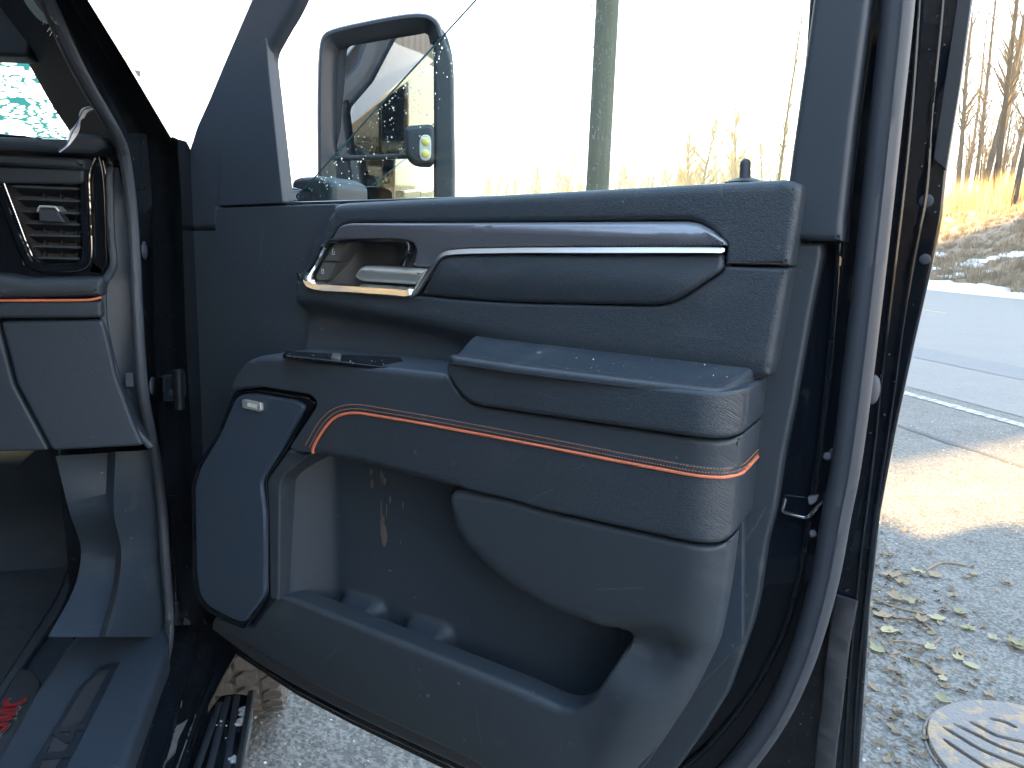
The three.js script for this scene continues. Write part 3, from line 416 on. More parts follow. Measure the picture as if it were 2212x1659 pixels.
// --- speaker
const spk = [[510, 843], [553, 839], [668, 857], [680, 869], [677, 881], [621, 967], [574, 1035], [578, 1110], [578, 1286], [552, 1325], [527, 1361], [500, 1351], [443, 1321], [421, 1291], [414, 1240], [412, 1106], [411, 1048], [424, 1004], [468, 936], [502, 850]];
dp('speaker_surround', pad(DOOR, spk.map(p => [...p, 0.008]), { w: WB - 0.012, wb: 0.0, bevel: 0.004, grid: 0.03 }), M.gloss);
dp('speaker_grille', pad(DOOR, [[524, 851], [553, 851], [640, 866], [658, 879], [612, 960], [562, 1040], [570, 1110], [571, 1284], [545, 1320], [526, 1346], [500, 1338], [448, 1310], [431, 1286], [424, 1240], [421, 1106], [420, 1050], [432, 1010], [474, 940], [508, 860]].map(p => [...p, 0.012]), { w: WB - 0.006, wb: 0.09, bevel: 0.004, grid: 0.02, f: () => 0 }), M.mesh);
dp('speaker_badge', pad(DOOR, [[522, 864], [526, 863], [562, 871], [563.5, 887], [560, 890], [523, 881]], { w: WB - 0.001, wb: WB - 0.008, bevel: 0.0012, corner: 0.002 }), M.satin);
const font = await new FontLoader().loadAsync('fonts/droid/droid_sans_bold.typeface.json');
function text(str, F, m4, size, depth, shear = 0) { const g = new TextGeometry(str, { font, size, depth, curveSegments: 3 }); g.computeBoundingBox(); g.translate(-g.boundingBox.max.x / 2, -size / 2, 0); if (shear) g.applyMatrix4(new THREE.Matrix4().set(1, shear, 0, 0, 0, 1, 0, 0, 0, 0, 1, 0, 0, 0, 0, 1)); g.applyMatrix4(m4); return boxUV(g); }
{ const [a, b] = DOOR.from(543, 876.5, WB); dp('badge_lettering', text('BOSE', DOOR, new THREE.Matrix4().makeBasis(DOOR.e1, DOOR.e2, DOOR.n).setPosition(DOOR.world(a, b, WB - 0.001)), 0.0062, 0.0006, 0.25), M.print); }
// --- map pocket
const PW = 0.045;
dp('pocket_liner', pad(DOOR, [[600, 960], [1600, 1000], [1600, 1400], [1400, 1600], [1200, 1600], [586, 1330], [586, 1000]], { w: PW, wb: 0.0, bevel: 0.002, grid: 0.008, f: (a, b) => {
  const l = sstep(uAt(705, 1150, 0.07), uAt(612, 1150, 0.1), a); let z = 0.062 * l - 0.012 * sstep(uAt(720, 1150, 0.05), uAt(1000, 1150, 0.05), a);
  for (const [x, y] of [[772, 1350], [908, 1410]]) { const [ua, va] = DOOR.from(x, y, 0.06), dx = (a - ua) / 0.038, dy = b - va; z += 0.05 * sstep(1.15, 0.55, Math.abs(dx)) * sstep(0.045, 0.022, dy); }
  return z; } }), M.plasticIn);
dp('pocket_divider', pad(DOOR, [[576, 1036, 0.01], [624, 970, 0.005], [640, 979, 0.005], [672, 982, 0.01], [618, 1022, 0.02], [604, 1042, 0.02], [601, 1292, 0.01], [600, 1298, 0.004], [582, 1292, 0.004], [580, 1106]], { w: WB - 0.014, wb: 0.03, bevel: 0.004, corner: 0.006 }), M.plastic);
// lower panel in one piece: pocket front, soft fold, lip and skirt
const foldV = a => { const p = DOOR.from(1339, 1392, 0.1), q = DOOR.from(1530, 1432, 0.1); return p[1] + (q[1] - p[1]) * (a - p[0]) / (q[0] - p[0]); };
const vCov = vAt(1300, 1135, WB);
dp('lower_panel', pad(DOOR, [[965, 1054, 0.02, 0.012], [967, 1136, 0.06, 0.02], [985, 1180, 0.06, 0.024], [1038, 1241, 0.08, 0.026], [1106, 1300, 0.08, 0.026], [1206, 1346, 0.08, 0.022], [1300, 1376, 0.05, 0.014], [1334, 1386, 0.02, 0.008], [1345, 1398, 0.02, 0.006], [1340, 1414, 0.03, 0.005], [1306, 1469, 0.05, 0.005], [1266, 1527, 0.03, 0.006], [1246, 1544, 0.03, 0.007], [1219, 1550, 0.03, 0.009], [1189, 1543, 0.03, 0.011], [1106, 1504, 0.05, 0.011], [603, 1299, 0.008, 0.008], [581, 1296, 0.01, 0.004], [553, 1330, 0.01, 0.004], [527, 1366, 0.01, 0.004], [500, 1356, 0.02, 0.004], [434, 1348, 0.02, 0.008], [486, 1394, 0.03, 0.008], [553, 1438, 0.04, 0.010], [636, 1493, 0.05, 0.010], [746, 1553, 0.05, 0.010], [966, 1657, 0.05, 0.010], [1150, 1765, 0.05, 0.010], [1290, 1770, 0.05, 0.006], [1400, 1658, 0.04, 0.005], [1467, 1556, 0.04, 0.005], [1513, 1464, 0.02, 0.005], [1533, 1420, 0.02, 0.005], [1557, 1300, 0.05, 0.005], [1572, 1175, 0.004, 0.004], [1550, 1187, 0.015, 0.005], [1527, 1186, 0.02, 0.006], [1179, 1109, 0.05, 0.007], [1106, 1086, 0.05, 0.007]], { w: WB - 0.006, wb: 0.080, K: 5, grid: 0.009, step: 0.010, f: (a, b) => {
  const d = b - foldV(a), t = Math.min(1, Math.max(0, (vCov - b) / (vCov - foldV(a))));
  const right = sstep(uAt(1280, 1400, 0.1), uAt(1380, 1400, 0.1), a) * sstep(0.012, 0.060, endU(b) - a), up = -0.016 * t * t - 0.022 * right * sstep(0.055, 0.004, d);
  const low = sstep(vAt(900, 1440, 0.1), vAt(900, 1640, 0.1), b) * sstep(uAt(1250, 1500, 0.1), uAt(1000, 1500, 0.1), a), dn = -0.016 - 0.014 * low - right * 0.022 * sstep(-0.06, 0.004, d) + 0.006 * right;
  return (d > 0 ? up : dn + (right ? 0 : 0)) + 0.9 * roll()(a, b);
} }), M.plastic);
dp('lower_panel_side', pad(DOOR, [[1400, 1190], [1545, 1190, 0.01], [1567, 1180, 0.004], [1552, 1300, 0.05], [1528, 1420, 0.02], [1508, 1464, 0.02], [1462, 1556, 0.04], [1395, 1656, 0.04], [1285, 1766, 0.05], [1150, 1760], [1190, 1640], [1290, 1510], [1380, 1420]], { w: 0.0825, wb: 0.0, bevel: 0.002, grid: 0.05 }), M.plastic);
{ // dried mud runs in the pocket, crumbs of glass and grit lying about
  const r = rng(31), gs = []; const blob = (px, py, sx, sy) => { const g = new THREE.SphereGeometry(1, 8, 5), p = g.attributes.position; for (let i = 0; i < p.count; i++) { const k = 0.75 + 0.5 * hash2(Math.round(p.getX(i) * 50) + px, Math.round(p.getY(i) * 50) + py); p.setXY(i, p.getX(i) * k, p.getY(i) * k); } g.scale(sx, sy, 0.0006); g.computeVertexNormals(); const [a] = DOOR.from(px, py, PW); const w = PW - 0.012 * sstep(uAt(720, 1150, 0.05), uAt(1000, 1150, 0.05), a); g.applyMatrix4(new THREE.Matrix4().makeBasis(DOOR.e1, DOOR.e2, DOOR.n).setPosition(DOOR.pt(px, py, w + 0.0004))); gs.push(g); };
  for (const [x, y, a, b] of [[803, 1046, .0030, .0075], [824, 1028, .0035, .007], [829, 1040, .004, .006], [801, 1020, .0025, .006], [842, 1080, .002, .006], [870, 1092, .0016, .006], [828, 1150, .0075, .016], [830, 1168, .006, .009], [826, 1130, .005, .012], [823, 1100, .0016, .014], [835, 1104, .0012, .012], [865, 1172, .001, .003], [842, 1233, .004, .0018], [896, 1291, .002, .0015]]) blob(x, y, a, b);
  dp('mud_splashes', merge(gs), M.mud, { kind: 'stuff' });
  const cs = [], put = (p, s) => { const g = new THREE.TetrahedronGeometry(s, 0); g.rotateX(r() * 6); g.rotateY(r() * 6); g.translate(p.x, p.y + s * 0.3, p.z); cs.push(g); };
  for (let k = 0; k < 45; k++) { const px = 980 + r() * 640, py = 735 + (px - 980) * 0.105 + r() * 55; const p = onAxis(px, py, 'y', yA + 0.006); const w = p.clone().sub(DOOR.o).dot(DOOR.n); if (w > WA - 0.008 || w < 0.066) continue; p.y += 0.013 * sstep(WA - 0.012, 0.05, w) - 0.001; put(p, 0.0005 + 0.0012 * r() * r()); }
  const yS = vAt(760, 785, WB); for (let k = 0; k < 18; k++) { const px = 600 + r() * 290, py = 757 + (px - 600) * 0.09 + r() * 14; put(onAxis(px, py, 'y', yS + 0.005), 0.0005 + 0.0012 * r() * r()); }
  dp('crumbs', merge(cs), M.crumb, { kind: 'stuff' });
}

// --- towing mirror on the door
{
  const n = V3(-0.19, -0.055, 1).normalize(), e1 = UP.clone().cross(n).normalize(), F = new Frame(atDepth(840, 250, 1.52), e1, n.clone().cross(e1)), Q = (p, w) => p.map(([x, y]) => F.pt(x, y, w));
  const mir = part('side_mirror', pad(F, [[699, 560, 0.03], [696, 377], [701, 100], [716, 76, 0.03], [786, 57], [905, 37], [938, 42, 0.03], [966, 72, 0.03], [978, 120], [983, 367], [980, 560, 0.03]], { w: 0, wb: -0.09, bevel: 0.006, corner: 0.01, grid: 0.05 }), M.trimFine, truck);
  const mp = (nm, g, m, o) => part(nm, g, m, mir, o);
  mp('mirror_rim', sweep(Q([[702, 470], [699, 377], [704, 105], [712, 86], [726, 78], [786, 63], [903, 44], [930, 48], [947, 62], [956, 90]], 0), [[-0.005, 0], [-0.004, 0.045], [0.0, 0.052], [0.005, 0.052], [0.018, 0.030], [0.027, 0]].reverse(), F.n, { seg: 80, crease: 35 }), M.trimFine);
  mp('mirror_cheek', pad(F, [[936, 80, 0.01], [956, 74, 0.01], [972, 110], [979, 140], [982, 367], [980, 540], [938, 540]], { w: 0.030, wb: -0.08, bevel: 0.008, corner: 0.01 }), M.plastic);
  mp('mirror_glass', pad(F, [[750, 100, 0.01], [925, 70, 0.01], [940, 80, 0.006], [942, 330, 0.004], [722, 336, 0.006], [735, 285]], { w: 0.008, wb: 0.001, bevel: 0.0006, grid: 0.06 }), M.mirror);
  mp('lower_mirror_glass', pad(F, [[714, 347, 0.008], [942, 341, 0.006], [942, 520], [706, 520]], { w: 0.009, wb: 0.001, bevel: 0.0006, grid: 0.012, f: (a, b) => -0.35 * ((a - F.from(830, 430)[0]) ** 2 + (b - F.from(830, 430)[1]) ** 2) }), M.mirror);
  mp('mirror_divider', sweep(Q([[712, 341.5], [945, 335]], 0.004), rect(0.004, 0.007, 0.002), F.n, { smooth: 0 }), M.rubber);
  mp('lamp_pod', pad(F, [[873, 277], [884, 270], [938, 267], [938, 357], [895, 355], [875, 338]], { w: 0.045, wb: 0, bevel: 0.010, corner: 0.014 }), M.plastic);
  mp('lamp_lens', pad(F, [[906, 304], [910, 293], [919, 290], [928, 293], [931, 304], [931, 334], [928, 345], [919, 348], [910, 345], [906, 334]], { w: 0.049, wb: 0.03, bevel: 0.002, corner: 0.01 }), M.fabricWhite);
  for (const y of [306, 332]) mp('lamp_bulb', (() => { const g = new THREE.SphereGeometry(0.0085, 14, 8); g.scale(1, 1, 0.4); g.applyMatrix4(new THREE.Matrix4().makeBasis(F.e1, F.e2, F.n).setPosition(F.pt(919, y, 0.049))); return g; })(), M.led);
  for (const y of [172, 218]) mp('marker_lamp', pad(F, [[979, y - 17], [990, y - 13], [992, y + 10], [984, y + 16], [979, y + 16]], { w: 0.012, wb: -0.03, bevel: 0.004, corner: 0.004 }), M.clear);
  mp('mirror_arm', pad(DOOR, [[626, 388, 0.01], [640, 381, 0.01], [690, 379], [720, 395], [720, 470], [624, 470]], { w: -0.075, wb: -0.16, bevel: 0.012, corner: 0.01 }), M.trimFine);
}

// --- body side round the door opening
const X = (a, x) => a.map(([px, py, xx]) => onAxis(px, py, 'x', xx ?? x));
const Y = (a, y) => a.map(([px, py, yy]) => onAxis(px, py, 'y', yy ?? y));
const tp = (nm, g, m, o) => part(nm, g, m, truck, o);
const upTo = L => { const d = L[0].clone().sub(L[1]), t = (1.95 - L[0].y) / d.y; return t > 0 && d.y > 0 ? [L[0].clone().addScaledVector(d, t), ...L] : L; };   // carry a pillar line on up to the roof
const pillar = tp('windscreen_pillar', skin([
  X([[55, -130], [109, 0], [150, 80], [182, 142], [227, 217], [268, 308]], -0.268), X([[62, -130], [116, 0], [160, 76], [194, 140], [240, 214], [286, 308]], -0.262),
  X([[100, -110], [148, 0], [195, 74], [235, 138], [275, 200], [328, 308]], -0.2670),
  X([[121, -110], [166, 0], [213, 70], [252, 132], [292, 195], [346, 308]], -0.2675),
  X([[135, -110], [190, 0], [237, 76], [274, 136], [312, 200], [382, 318]], -0.222), X([[137, -110], [197, 0], [243, 76], [280, 136], [318, 200], [388, 318]], -0.232),
  X([[137, -110], [194, 0], [240, 76], [277, 136], [315, 200], [384, 318]], -0.32)].map(upTo), { crease: 35 }), M.paint);
part('pillar_channel', sweep(upTo(X([[111, -110], [157, 0], [204, 72], [243.5, 135], [283.5, 197], [319, 260], [339, 318]], -0.2615)), circ(0.0066, 20, 1.15, 0.9), V3(1, 0, 0.4).normalize(), { seg: 70, crease: 60 }), M.gloss, pillar);
part('pillar_core', sweep(upTo(X([[70, -130], [125, 10], [185, 120], [235, 210], [275, 300], [300, 360]], -0.33)), circ(0.028, 14), V3(1, 0, 0), { seg: 40 }), M.trimFine, pillar);
tp('cowl_side', box(-0.46, -0.26, 0.5, 1.535, -1.95, -1.42, 0.02), M.paint);
tp('hinge_pillar', skin([
  X([[262, 288], [288, 420], [303, 553], [309, 700], [321, 853], [345, 1000], [361, 1106], [370, 1230], [378, 1350]], -0.268), X([[278, 288], [305, 430], [322, 553], [326, 700], [333, 853], [352, 1000], [366, 1106], [377, 1230], [386, 1350]], -0.262),
  X([[316, 288], [329, 440], [330, 553], [332, 700], [337, 853], [354, 1000], [368, 1106], [380, 1230], [392, 1350]], -0.25), X([[319, 288], [332, 440], [333, 553], [335, 700], [340, 853], [357, 1000], [371, 1106], [383, 1230], [395, 1350]], -0.254),
  X([[362, 290], [368, 440], [372, 553], [374, 700], [380, 853], [392, 1000], [398, 1106], [404, 1230], [412, 1350]], -0.242), X([[384, 300], [392, 440], [396, 553], [400, 700], [408, 853], [418, 1000], [424, 1106], [430, 1230], [440, 1350]], -0.215),
  X([[420, 310], [424, 440], [428, 553], [432, 700], [440, 853], [450, 1000], [455, 1106], [462, 1230], [470, 1350]], -0.21)], { crease: 30 }), M.paint);
const ellipse = (px, py, x, sy, sz) => { const g = new THREE.SphereGeometry(1, 16, 10); g.scale(0.003, sy, sz); const p = onAxis(px, py, 'x', x); g.translate(p.x, p.y, p.z); return g; };
tp('body_plug', ellipse(312, 541, -0.262, 0.014, 0.017), M.rubber); tp('body_plug', ellipse(329, 833, -0.258, 0.014, 0.017), M.rubber);
tp('door_hinge', (() => { const p = onAxis(366, 836, 'x', -0.235); return merge([box(p.x - 0.01, p.x + 0.02, p.y - 0.022, p.y + 0.022, p.z - 0.03, p.z + 0.014, 0.006), cyl(p.clone().add(V3(0.016, -0.032, 0.016)), p.clone().add(V3(0.016, 0.032, 0.016)), 0.008)]); })(), M.paint);
tp('opening_weatherstrip', sweep(upTo(X([[40, -130], [101, 0], [167, 146], [256, 302], [267, 333], [282, 433], [291, 553], [297, 686], [310, 853], [330, 953], [342, 1020], [351, 1106], [357, 1206], [362, 1273], [366, 1340], [361, 1406], [340, 1473], [315, 1540], [271, 1659], [235, 1760]], -0.268)), circ(0.0082, 12), V3(1, 0, 0), { seg: 150 }), M.rubber);
// windscreen, pillar cover, header
const WS = new Frame(V3(0, 1.5, -1.74), V3(1, 0, 0), V3(0, 0.48, 0.83).normalize());
const crack = tex(1024, 1024, (x, y) => {
  const wx = x * 60 + 3 * (fbm(x * 14, y * 14, 2) - 0.5), wy = y * 80 + 3 * (fbm(x * 14 + 7, y * 14, 2) - 0.5); let d1 = 9, d2 = 9; const xi = Math.floor(wx), yi = Math.floor(wy);
  for (let j = -1; j <= 1; j++) for (let i = -1; i <= 1; i++) { const d = Math.hypot(xi + i + hash2(xi + i, yi + j) - wx, (yi + j + hash2(xi + i + 50, yi + j) - wy) * 1.5); if (d < d1) { d2 = d1; d1 = d; } else if (d < d2) d2 = d; }
  const zone = sstep(0.44, 0.30, y) * 1.0, open = sstep(0.52, 0.62, fbm(x * 26, y * 50, 3)), e = 1 - sstep(0.05, 0.34 + 0.3 * fbm(x * 30, y * 30, 2), d2 - d1), k = Math.max(0, e * zone * (1 - 0.75 * open)) * (0.5 + 0.5 * fbm(x * 40, y * 40, 2));
  const q = Math.min(1, k * 2.6); return [lin2s(1 - 0.985 * q), lin2s(1 - 0.90 * q), lin2s(1 - 0.895 * q)];
}, true);
const wscreen = tp('windscreen', (() => { const g = pad(WS, [[-2.0, -0.12], [-0.33, -0.12], [-0.42, 0.86], [-1.9, 0.86]], { local: true, w: 0, wb: -0.005, bevel: 0.001, grid: 0.2, corner: 0.03 }); const u = g.attributes.uv; for (let i = 0; i < u.count; i++) u.setXY(i, u.getX(i) / 1.1, u.getY(i) / 0.9); return g; })(), std({ map: crack, roughness: 0.12, transmission: 1, thickness: 0 }), { label: 'shattered windscreen with a dense net of cracks' });
const PW2 = (a) => a.map(([px, py]) => { const [s, t] = WS.from(px, py, 0.012); return WS.world(s, t, 0.012); });
tp('pillar_cover', skin([PW2([[-60, -90], [-10, 20], [50, 118], [80, 170], [112, 226], [152, 286], [180, 330]]), X([[0, -110], [62, 0], [105, 80], [150, 150], [190, 220], [226, 296], [238, 340]], -0.315), X([[20, -130], [82, 0], [132, 92], [172, 162], [212, 238], [240, 302], [250, 345]], -0.292), X([[30, -130], [93, 0], [150, 108], [190, 175], [232, 255], [252, 302], [264, 345]], -0.279)].map(upTo), { smooth: 28, crease: 50 }), M.pillarCloth);
tp('header_lining', (() => { const F = new Frame(V3(0, 0, -1.28), V3(1, 0, 0), UP); return pad(F, [[-900, -500], [40, -500], [70, 60], [58, 118], [46, 122], [0, 120], [-900, 100]], { w: 0, wb: -0.05, bevel: 0.006, grid: 0.1 }); })(), M.trimFine);

// --- dashboard
const ZD = new Frame(V3(0, 0, -1.25), V3(1, 0, 0), UP), Z = (a, w) => a.map(([x, y, ww]) => ZD.pt(x, y, ww ?? w));
const dash = tp('dashboard', pad(ZD, [[-500, 300], [0, 294], [146, 302.5], [160, 288], [176, 285], [214, 289, 0.02], [232, 314, 0.01], [200, 332, 0.006], [0, 324], [-500, 318]], { w: 0.045, wb: -0.42, bevel: 0.008, corner: 0.01 }), M.dashSoft);
const da = (nm, g, m, o) => part(nm, g, m, dash, o);
da('dash_roll', pad(ZD, [[-500, 328], [0, 332], [186, 341], [181, 367], [0, 355], [-500, 345]], { w: 0.036, wb: -0.1, bevel: 0.011, corner: 0.004, K: 6 }), M.dashSoft);
da('dash_face', pad(ZD, [[-500, 352], [182, 364], [180, 397], [-500, 390]], { w: 0.020, wb: -0.1, bevel: 0.004 }), M.dashSoft);
da('defrost_grille', (() => { const y = ZD.from(60, 297, 0.03)[1]; const p = Y([[-300, 284], [0, 283], [146, 299], [120, 302], [0, 293], [-300, 296]], y + 0.002); return box(-0.9, -0.40, y - 0.01, y + 0.003, -1.62, -1.225, 0.002); })(), M.gloss);
for (let k = 0; k < 7; k++) { const y = ZD.from(60, 297, 0.03)[1] + 0.004; da('defrost_slat', sweep([V3(-0.86, y, -1.58 + k * 0.05), V3(-0.62, y + 0.002, -1.56 + k * 0.05), V3(-0.41, y, -1.62 + k * 0.05)], rect(0.006, 0.006, 0.002), UP), M.trimFine); }
da('vent_cavity', pad(ZD, [[-20, 380], [190, 388], [196, 575], [60, 580]], { w: -0.030, wb: -0.06, bevel: 0.001, grid: 0.05 }), M.cup);
const slatRows = [[[33, 403], [174, 409]], [[42, 429], [175, 435]], [[51, 456], [176, 461]], [[59, 481], [177, 485]], [[66, 507], [177, 510]], [[76, 531], [178, 534]], [[86, 556], [178, 558]]];
for (const [a, b] of slatRows) da('vent_slat', sweep(Z([a, b], 0.0), [[-0.0016, 0.010], [0.0016, 0.010], [0.011, -0.026], [0.008, -0.026]].map(p => [p[0] - 0.0, p[1]]).reverse(), ZD.n, { smooth: 0 }), M.trimFine);
for (const x of [92, 130, 163]) da('vent_vane', pad(ZD, [[x - 1, 395], [x + 1, 395], [x + 4, 560], [x + 2, 560]], { w: -0.012, wb: -0.028, bevel: 0.0005, corner: 0.0005, grid: 0.03 }), M.trimFine);
const ventLoop = [[-4, 372], [60, 392], [182, 396], [186, 480], [189, 552], [183, 570], [166, 580], [90, 580], [70, 570], [58, 545], [26, 460]];
da('vent_bezel', sweep(Z([[-8, 378], [26, 466], [58, 545], [70, 568], [90, 577], [166, 578], [182, 570], [189, 552], [187, 480], [185, 375]], 0.004), rect(0.0075, 0.012, 0.004), ZD.n, { seg: 120 }), M.gloss);
da('vent_trim_line', sweep(Z([[-16, 378], [18, 466], [50, 548], [66, 575], [88, 583], [168, 584], [190, 575], [197, 555], [196, 480], [194, 372], [206, 340]], 0.014), circ(0.0016, 8), ZD.n, { seg: 120 }), M.darkChrome);
da('vent_trim_line', sweep(Z([[2, 378], [34, 462], [64, 540], [76, 562], [90, 568]], 0.014), circ(0.0012, 8), ZD.n, { seg: 60 }), M.darkChrome);
da('vent_surround', pad(ZD, [[192, 346], [214, 322, 0.01], [228, 376, 0.02], [231, 438], [235, 569, 0.02], [222, 597, 0.004], [186, 592], [196, 560]], { w: 0.008, wb: -0.05, bevel: 0.004, corner: 0.004 }), M.gloss);
da('vent_surround', pad(ZD, [[-500, 560], [62, 580], [168, 584], [192, 566], [224, 596], [44, 600, 0.03], [0, 590, 0.04], [-500, 470]], { w: 0.008, wb: -0.05, bevel: 0.004, corner: 0.006 }), M.gloss);
da('vent_surround', pad(ZD, [[-500, 385], [-14, 388], [58, 580], [-500, 560]], { w: 0.006, wb: -0.05, bevel: 0.003 }), M.gloss);
da('vent_knob', pad(ZD, [[77, 456], [83, 443], [120, 444.5], [130, 456], [124, 459], [117, 450], [85, 449], [81, 459]], { w: 0.030, wb: 0.0, bevel: 0.0018, corner: 0.0015, step: 0.004 }), M.satin);
da('vent_knob', pad(ZD, [[83, 451], [118, 451], [126, 459], [141, 481], [84, 478]], { w: 0.026, wb: 0.0, bevel: 0.002, corner: 0.002 }), M.trimFine);
da('dash_leather', pad(ZD, [[-500, 585], [0, 593, 0.02], [44, 602, 0.02], [216, 600, 0.01], [222, 612, 0.008], [219, 641, 0.004], [0, 646], [-500, 650]], { w: 0.052, wb: -0.1, bevel: 0.012, corner: 0.006, K: 6 }), M.leather);
da('dash_piping', sweep(Z([[-500, 651], [0, 649], [150, 648.5], [197, 647], [219, 642]], 0.046), circ(0.0019, 8), ZD.n, { seg: 40 }), M.orange);
{ const c = new THREE.CatmullRomCurve3(Z([[0, 637], [110, 637], [215, 633]], 0.051)), gs = []; for (let i = 0; i < 60; i++) gs.push(cyl(c.getPoint(i / 60), c.getPoint((i + 0.6) / 60), 0.0007, 0.0007, 5)); da('stitching', merge(gs), M.threadDark, { kind: 'stuff' }); }
da('dash_lower_leather', pad(ZD, [[-500, 655], [219, 650], [221, 687], [-500, 692]], { w: 0.046, wb: -0.1, bevel: 0.006, corner: 0.006 }), M.leather);
da('glovebox_panel', pad(ZD, [[-500, 696], [-6, 696], [28, 830], [105, 974], [-500, 984]], { w: 0.040, wb: -0.15, bevel: 0.004, corner: 0.006 }), M.dashSoft);
da('dash_side_panel', pad(ZD, [[0, 695], [221, 691], [230, 720], [250, 810], [288, 915], [310, 963], [112, 974], [36, 830]], { w: 0.040, wb: -0.15, bevel: 0.005, corner: 0.006 }), M.dashSoft);
const ribPx = [[243, 362], [238, 372], [238, 440], [241, 520], [245, 572], [238, 590], [224, 612], [222, 650], [225, 700], [248, 803], [288, 920], [326, 966]];
da('end_rib', sweep(Z(ribPx, 0.028), circ(0.0055, 10), ZD.n, { seg: 90 }), M.dashSoft);
tp('end_cover', skin([Z(ribPx, 0.026), X([[256, 362], [258, 372], [270, 440], [278, 520], [281, 572], [282, 590], [283, 612], [285, 650], [288, 700], [300, 803], [320, 920], [333, 966]], -0.279)], { smooth: 50 }), M.trimFine);
tp('end_latch', (() => { const p = X([[280, 818]], -0.288)[0]; return box(p.x - 0.004, p.x + 0.008, p.y - 0.011, p.y + 0.011, p.z + 0.0, p.z + 0.012, 0.002); })(), M.rubber);
// --- footwell, sill
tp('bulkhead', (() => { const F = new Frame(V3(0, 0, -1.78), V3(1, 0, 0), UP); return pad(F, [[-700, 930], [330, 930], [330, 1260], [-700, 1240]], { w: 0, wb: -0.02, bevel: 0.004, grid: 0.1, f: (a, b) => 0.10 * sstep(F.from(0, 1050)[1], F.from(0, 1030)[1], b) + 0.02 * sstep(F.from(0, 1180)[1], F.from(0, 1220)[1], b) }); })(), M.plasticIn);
const FL = new Frame(V3(0, 0.62, 0), V3(1, 0, 0), V3(0, 0, -1));
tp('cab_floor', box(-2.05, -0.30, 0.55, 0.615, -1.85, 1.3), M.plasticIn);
const carpet = std({ map: tex(512, 512, (x, y, i, j) => { const v = 0.016 + 0.03 * hash2(i, j) * hash2(i + 9, j + 4) + 0.012 * fbm(x * 20, y * 20, 3, 20) + (hash2(i >> 1, (j >> 1) + 77) > 0.996 ? 0.10 : 0); return [lin2s(v * 0.8), lin2s(v), lin2s(v * 1.3)]; }, true, 0.3), roughness: 1, bumpMap: fineTex, bumpScale: 0.002 });
const mat = tp('floor_mat', pad(FL, [[-500, 1170], [150, 1192, 0.03], [172, 1206, 0.03], [140, 1306, 0.05], [0, 1512], [-160, 1800], [-700, 1800]], { w: 0.010, wb: -0.004, bevel: 0.004, grid: 0.08 }), M.rubber);
part('mat_carpet', pad(FL, [[-500, 1186], [140, 1199, 0.03], [153, 1212, 0.03], [122, 1292, 0.05], [0, 1478], [-200, 1800], [-700, 1800]], { w: 0.014, wb: 0.005, bevel: 0.002, grid: 0.08 }), carpet, mat);
part('mat_badge', pad(FL, [[45, 1442, 0.02], [72, 1450, 0.02], [90, 1475, 0.02], [80, 1500], [-60, 1760], [-140, 1760], [20, 1480]], { w: 0.016, wb: 0.004, bevel: 0.003, grid: 0.05 }), M.edgeTape, mat);
{ const a = FL.world(...FL.from(38, 1508, 0.017), 0.017), b = FL.world(...FL.from(16, 1540, 0.017), 0.017), fwd = a.clone().sub(b).normalize(), up = UP.clone().cross(fwd); 
  const m4 = new THREE.Matrix4().makeBasis(fwd, up, UP).setPosition(b.clone().addScaledVector(fwd, -0.012)); part('mat_lettering', text('GMC', FL, m4, 0.030, 0.004), M.red, mat); part('mat_lettering_edge', text('GMC', FL, m4.clone().setPosition(b.clone().addScaledVector(fwd, -0.012).add(V3(0.002, -0.001, 0.001))), 0.032, 0.004), M.chrome, mat); }
part('mat_stud', (() => { const p = FL.pt(125, 1212, 0.016); const g = new THREE.SphereGeometry(0.009, 14, 8); g.scale(1.5, 0.5, 1); g.translate(p.x, p.y, p.z); return g; })(), M.gloss, mat);
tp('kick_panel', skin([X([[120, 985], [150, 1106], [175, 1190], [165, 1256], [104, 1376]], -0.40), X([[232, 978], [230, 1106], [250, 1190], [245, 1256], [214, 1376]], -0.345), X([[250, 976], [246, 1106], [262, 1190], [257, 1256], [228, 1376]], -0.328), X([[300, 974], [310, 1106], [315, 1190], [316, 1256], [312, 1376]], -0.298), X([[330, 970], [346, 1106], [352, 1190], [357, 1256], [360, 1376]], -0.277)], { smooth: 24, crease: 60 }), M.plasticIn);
const SL = new Frame(V3(0, 0.70, 0), V3(1, 0, 0), V3(0, 0, -1));
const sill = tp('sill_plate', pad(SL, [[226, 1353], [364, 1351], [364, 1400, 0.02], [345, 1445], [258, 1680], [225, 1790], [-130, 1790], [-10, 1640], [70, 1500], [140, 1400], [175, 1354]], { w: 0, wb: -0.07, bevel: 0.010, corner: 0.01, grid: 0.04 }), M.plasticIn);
const plateMat = std({ color: C(0.018, 0.024, 0.034), roughness: 0.32, metalness: 0.2 });
part('emblem_plate', pad(SL, [[260, 1427], [236, 1432], [211, 1443], [167, 1487], [64, 1660], [-10, 1790], [80, 1790], [141, 1660]], { w: 0.0025, wb: -0.003, bevel: 0.0012, corner: 0.003 }), plateMat, sill);
part('emblem_inset', pad(SL, [[236, 1446], [213, 1450], [176, 1490], [76, 1663], [8, 1790], [60, 1790], [118, 1663], [200, 1512]], { w: 0.0036, wb: -0.003, bevel: 0.0008, corner: 0.003 }), M.edgeTape, sill);
{ const a = SL.pt(236, 1446, 0.0036), b = SL.pt(96, 1663, 0.0036), fwd = V3(0, 0, -1), up = V3(-1, 0, 0); const c = SL.pt(140, 1592, 0.0036);
  part('sill_lettering', text('AT4', SL, new THREE.Matrix4().makeBasis(fwd.clone().multiplyScalar(1.55), up, UP).setPosition(c.add(V3(0, 0, 0.045))), 0.040, 0.0022), plateMat, sill); }
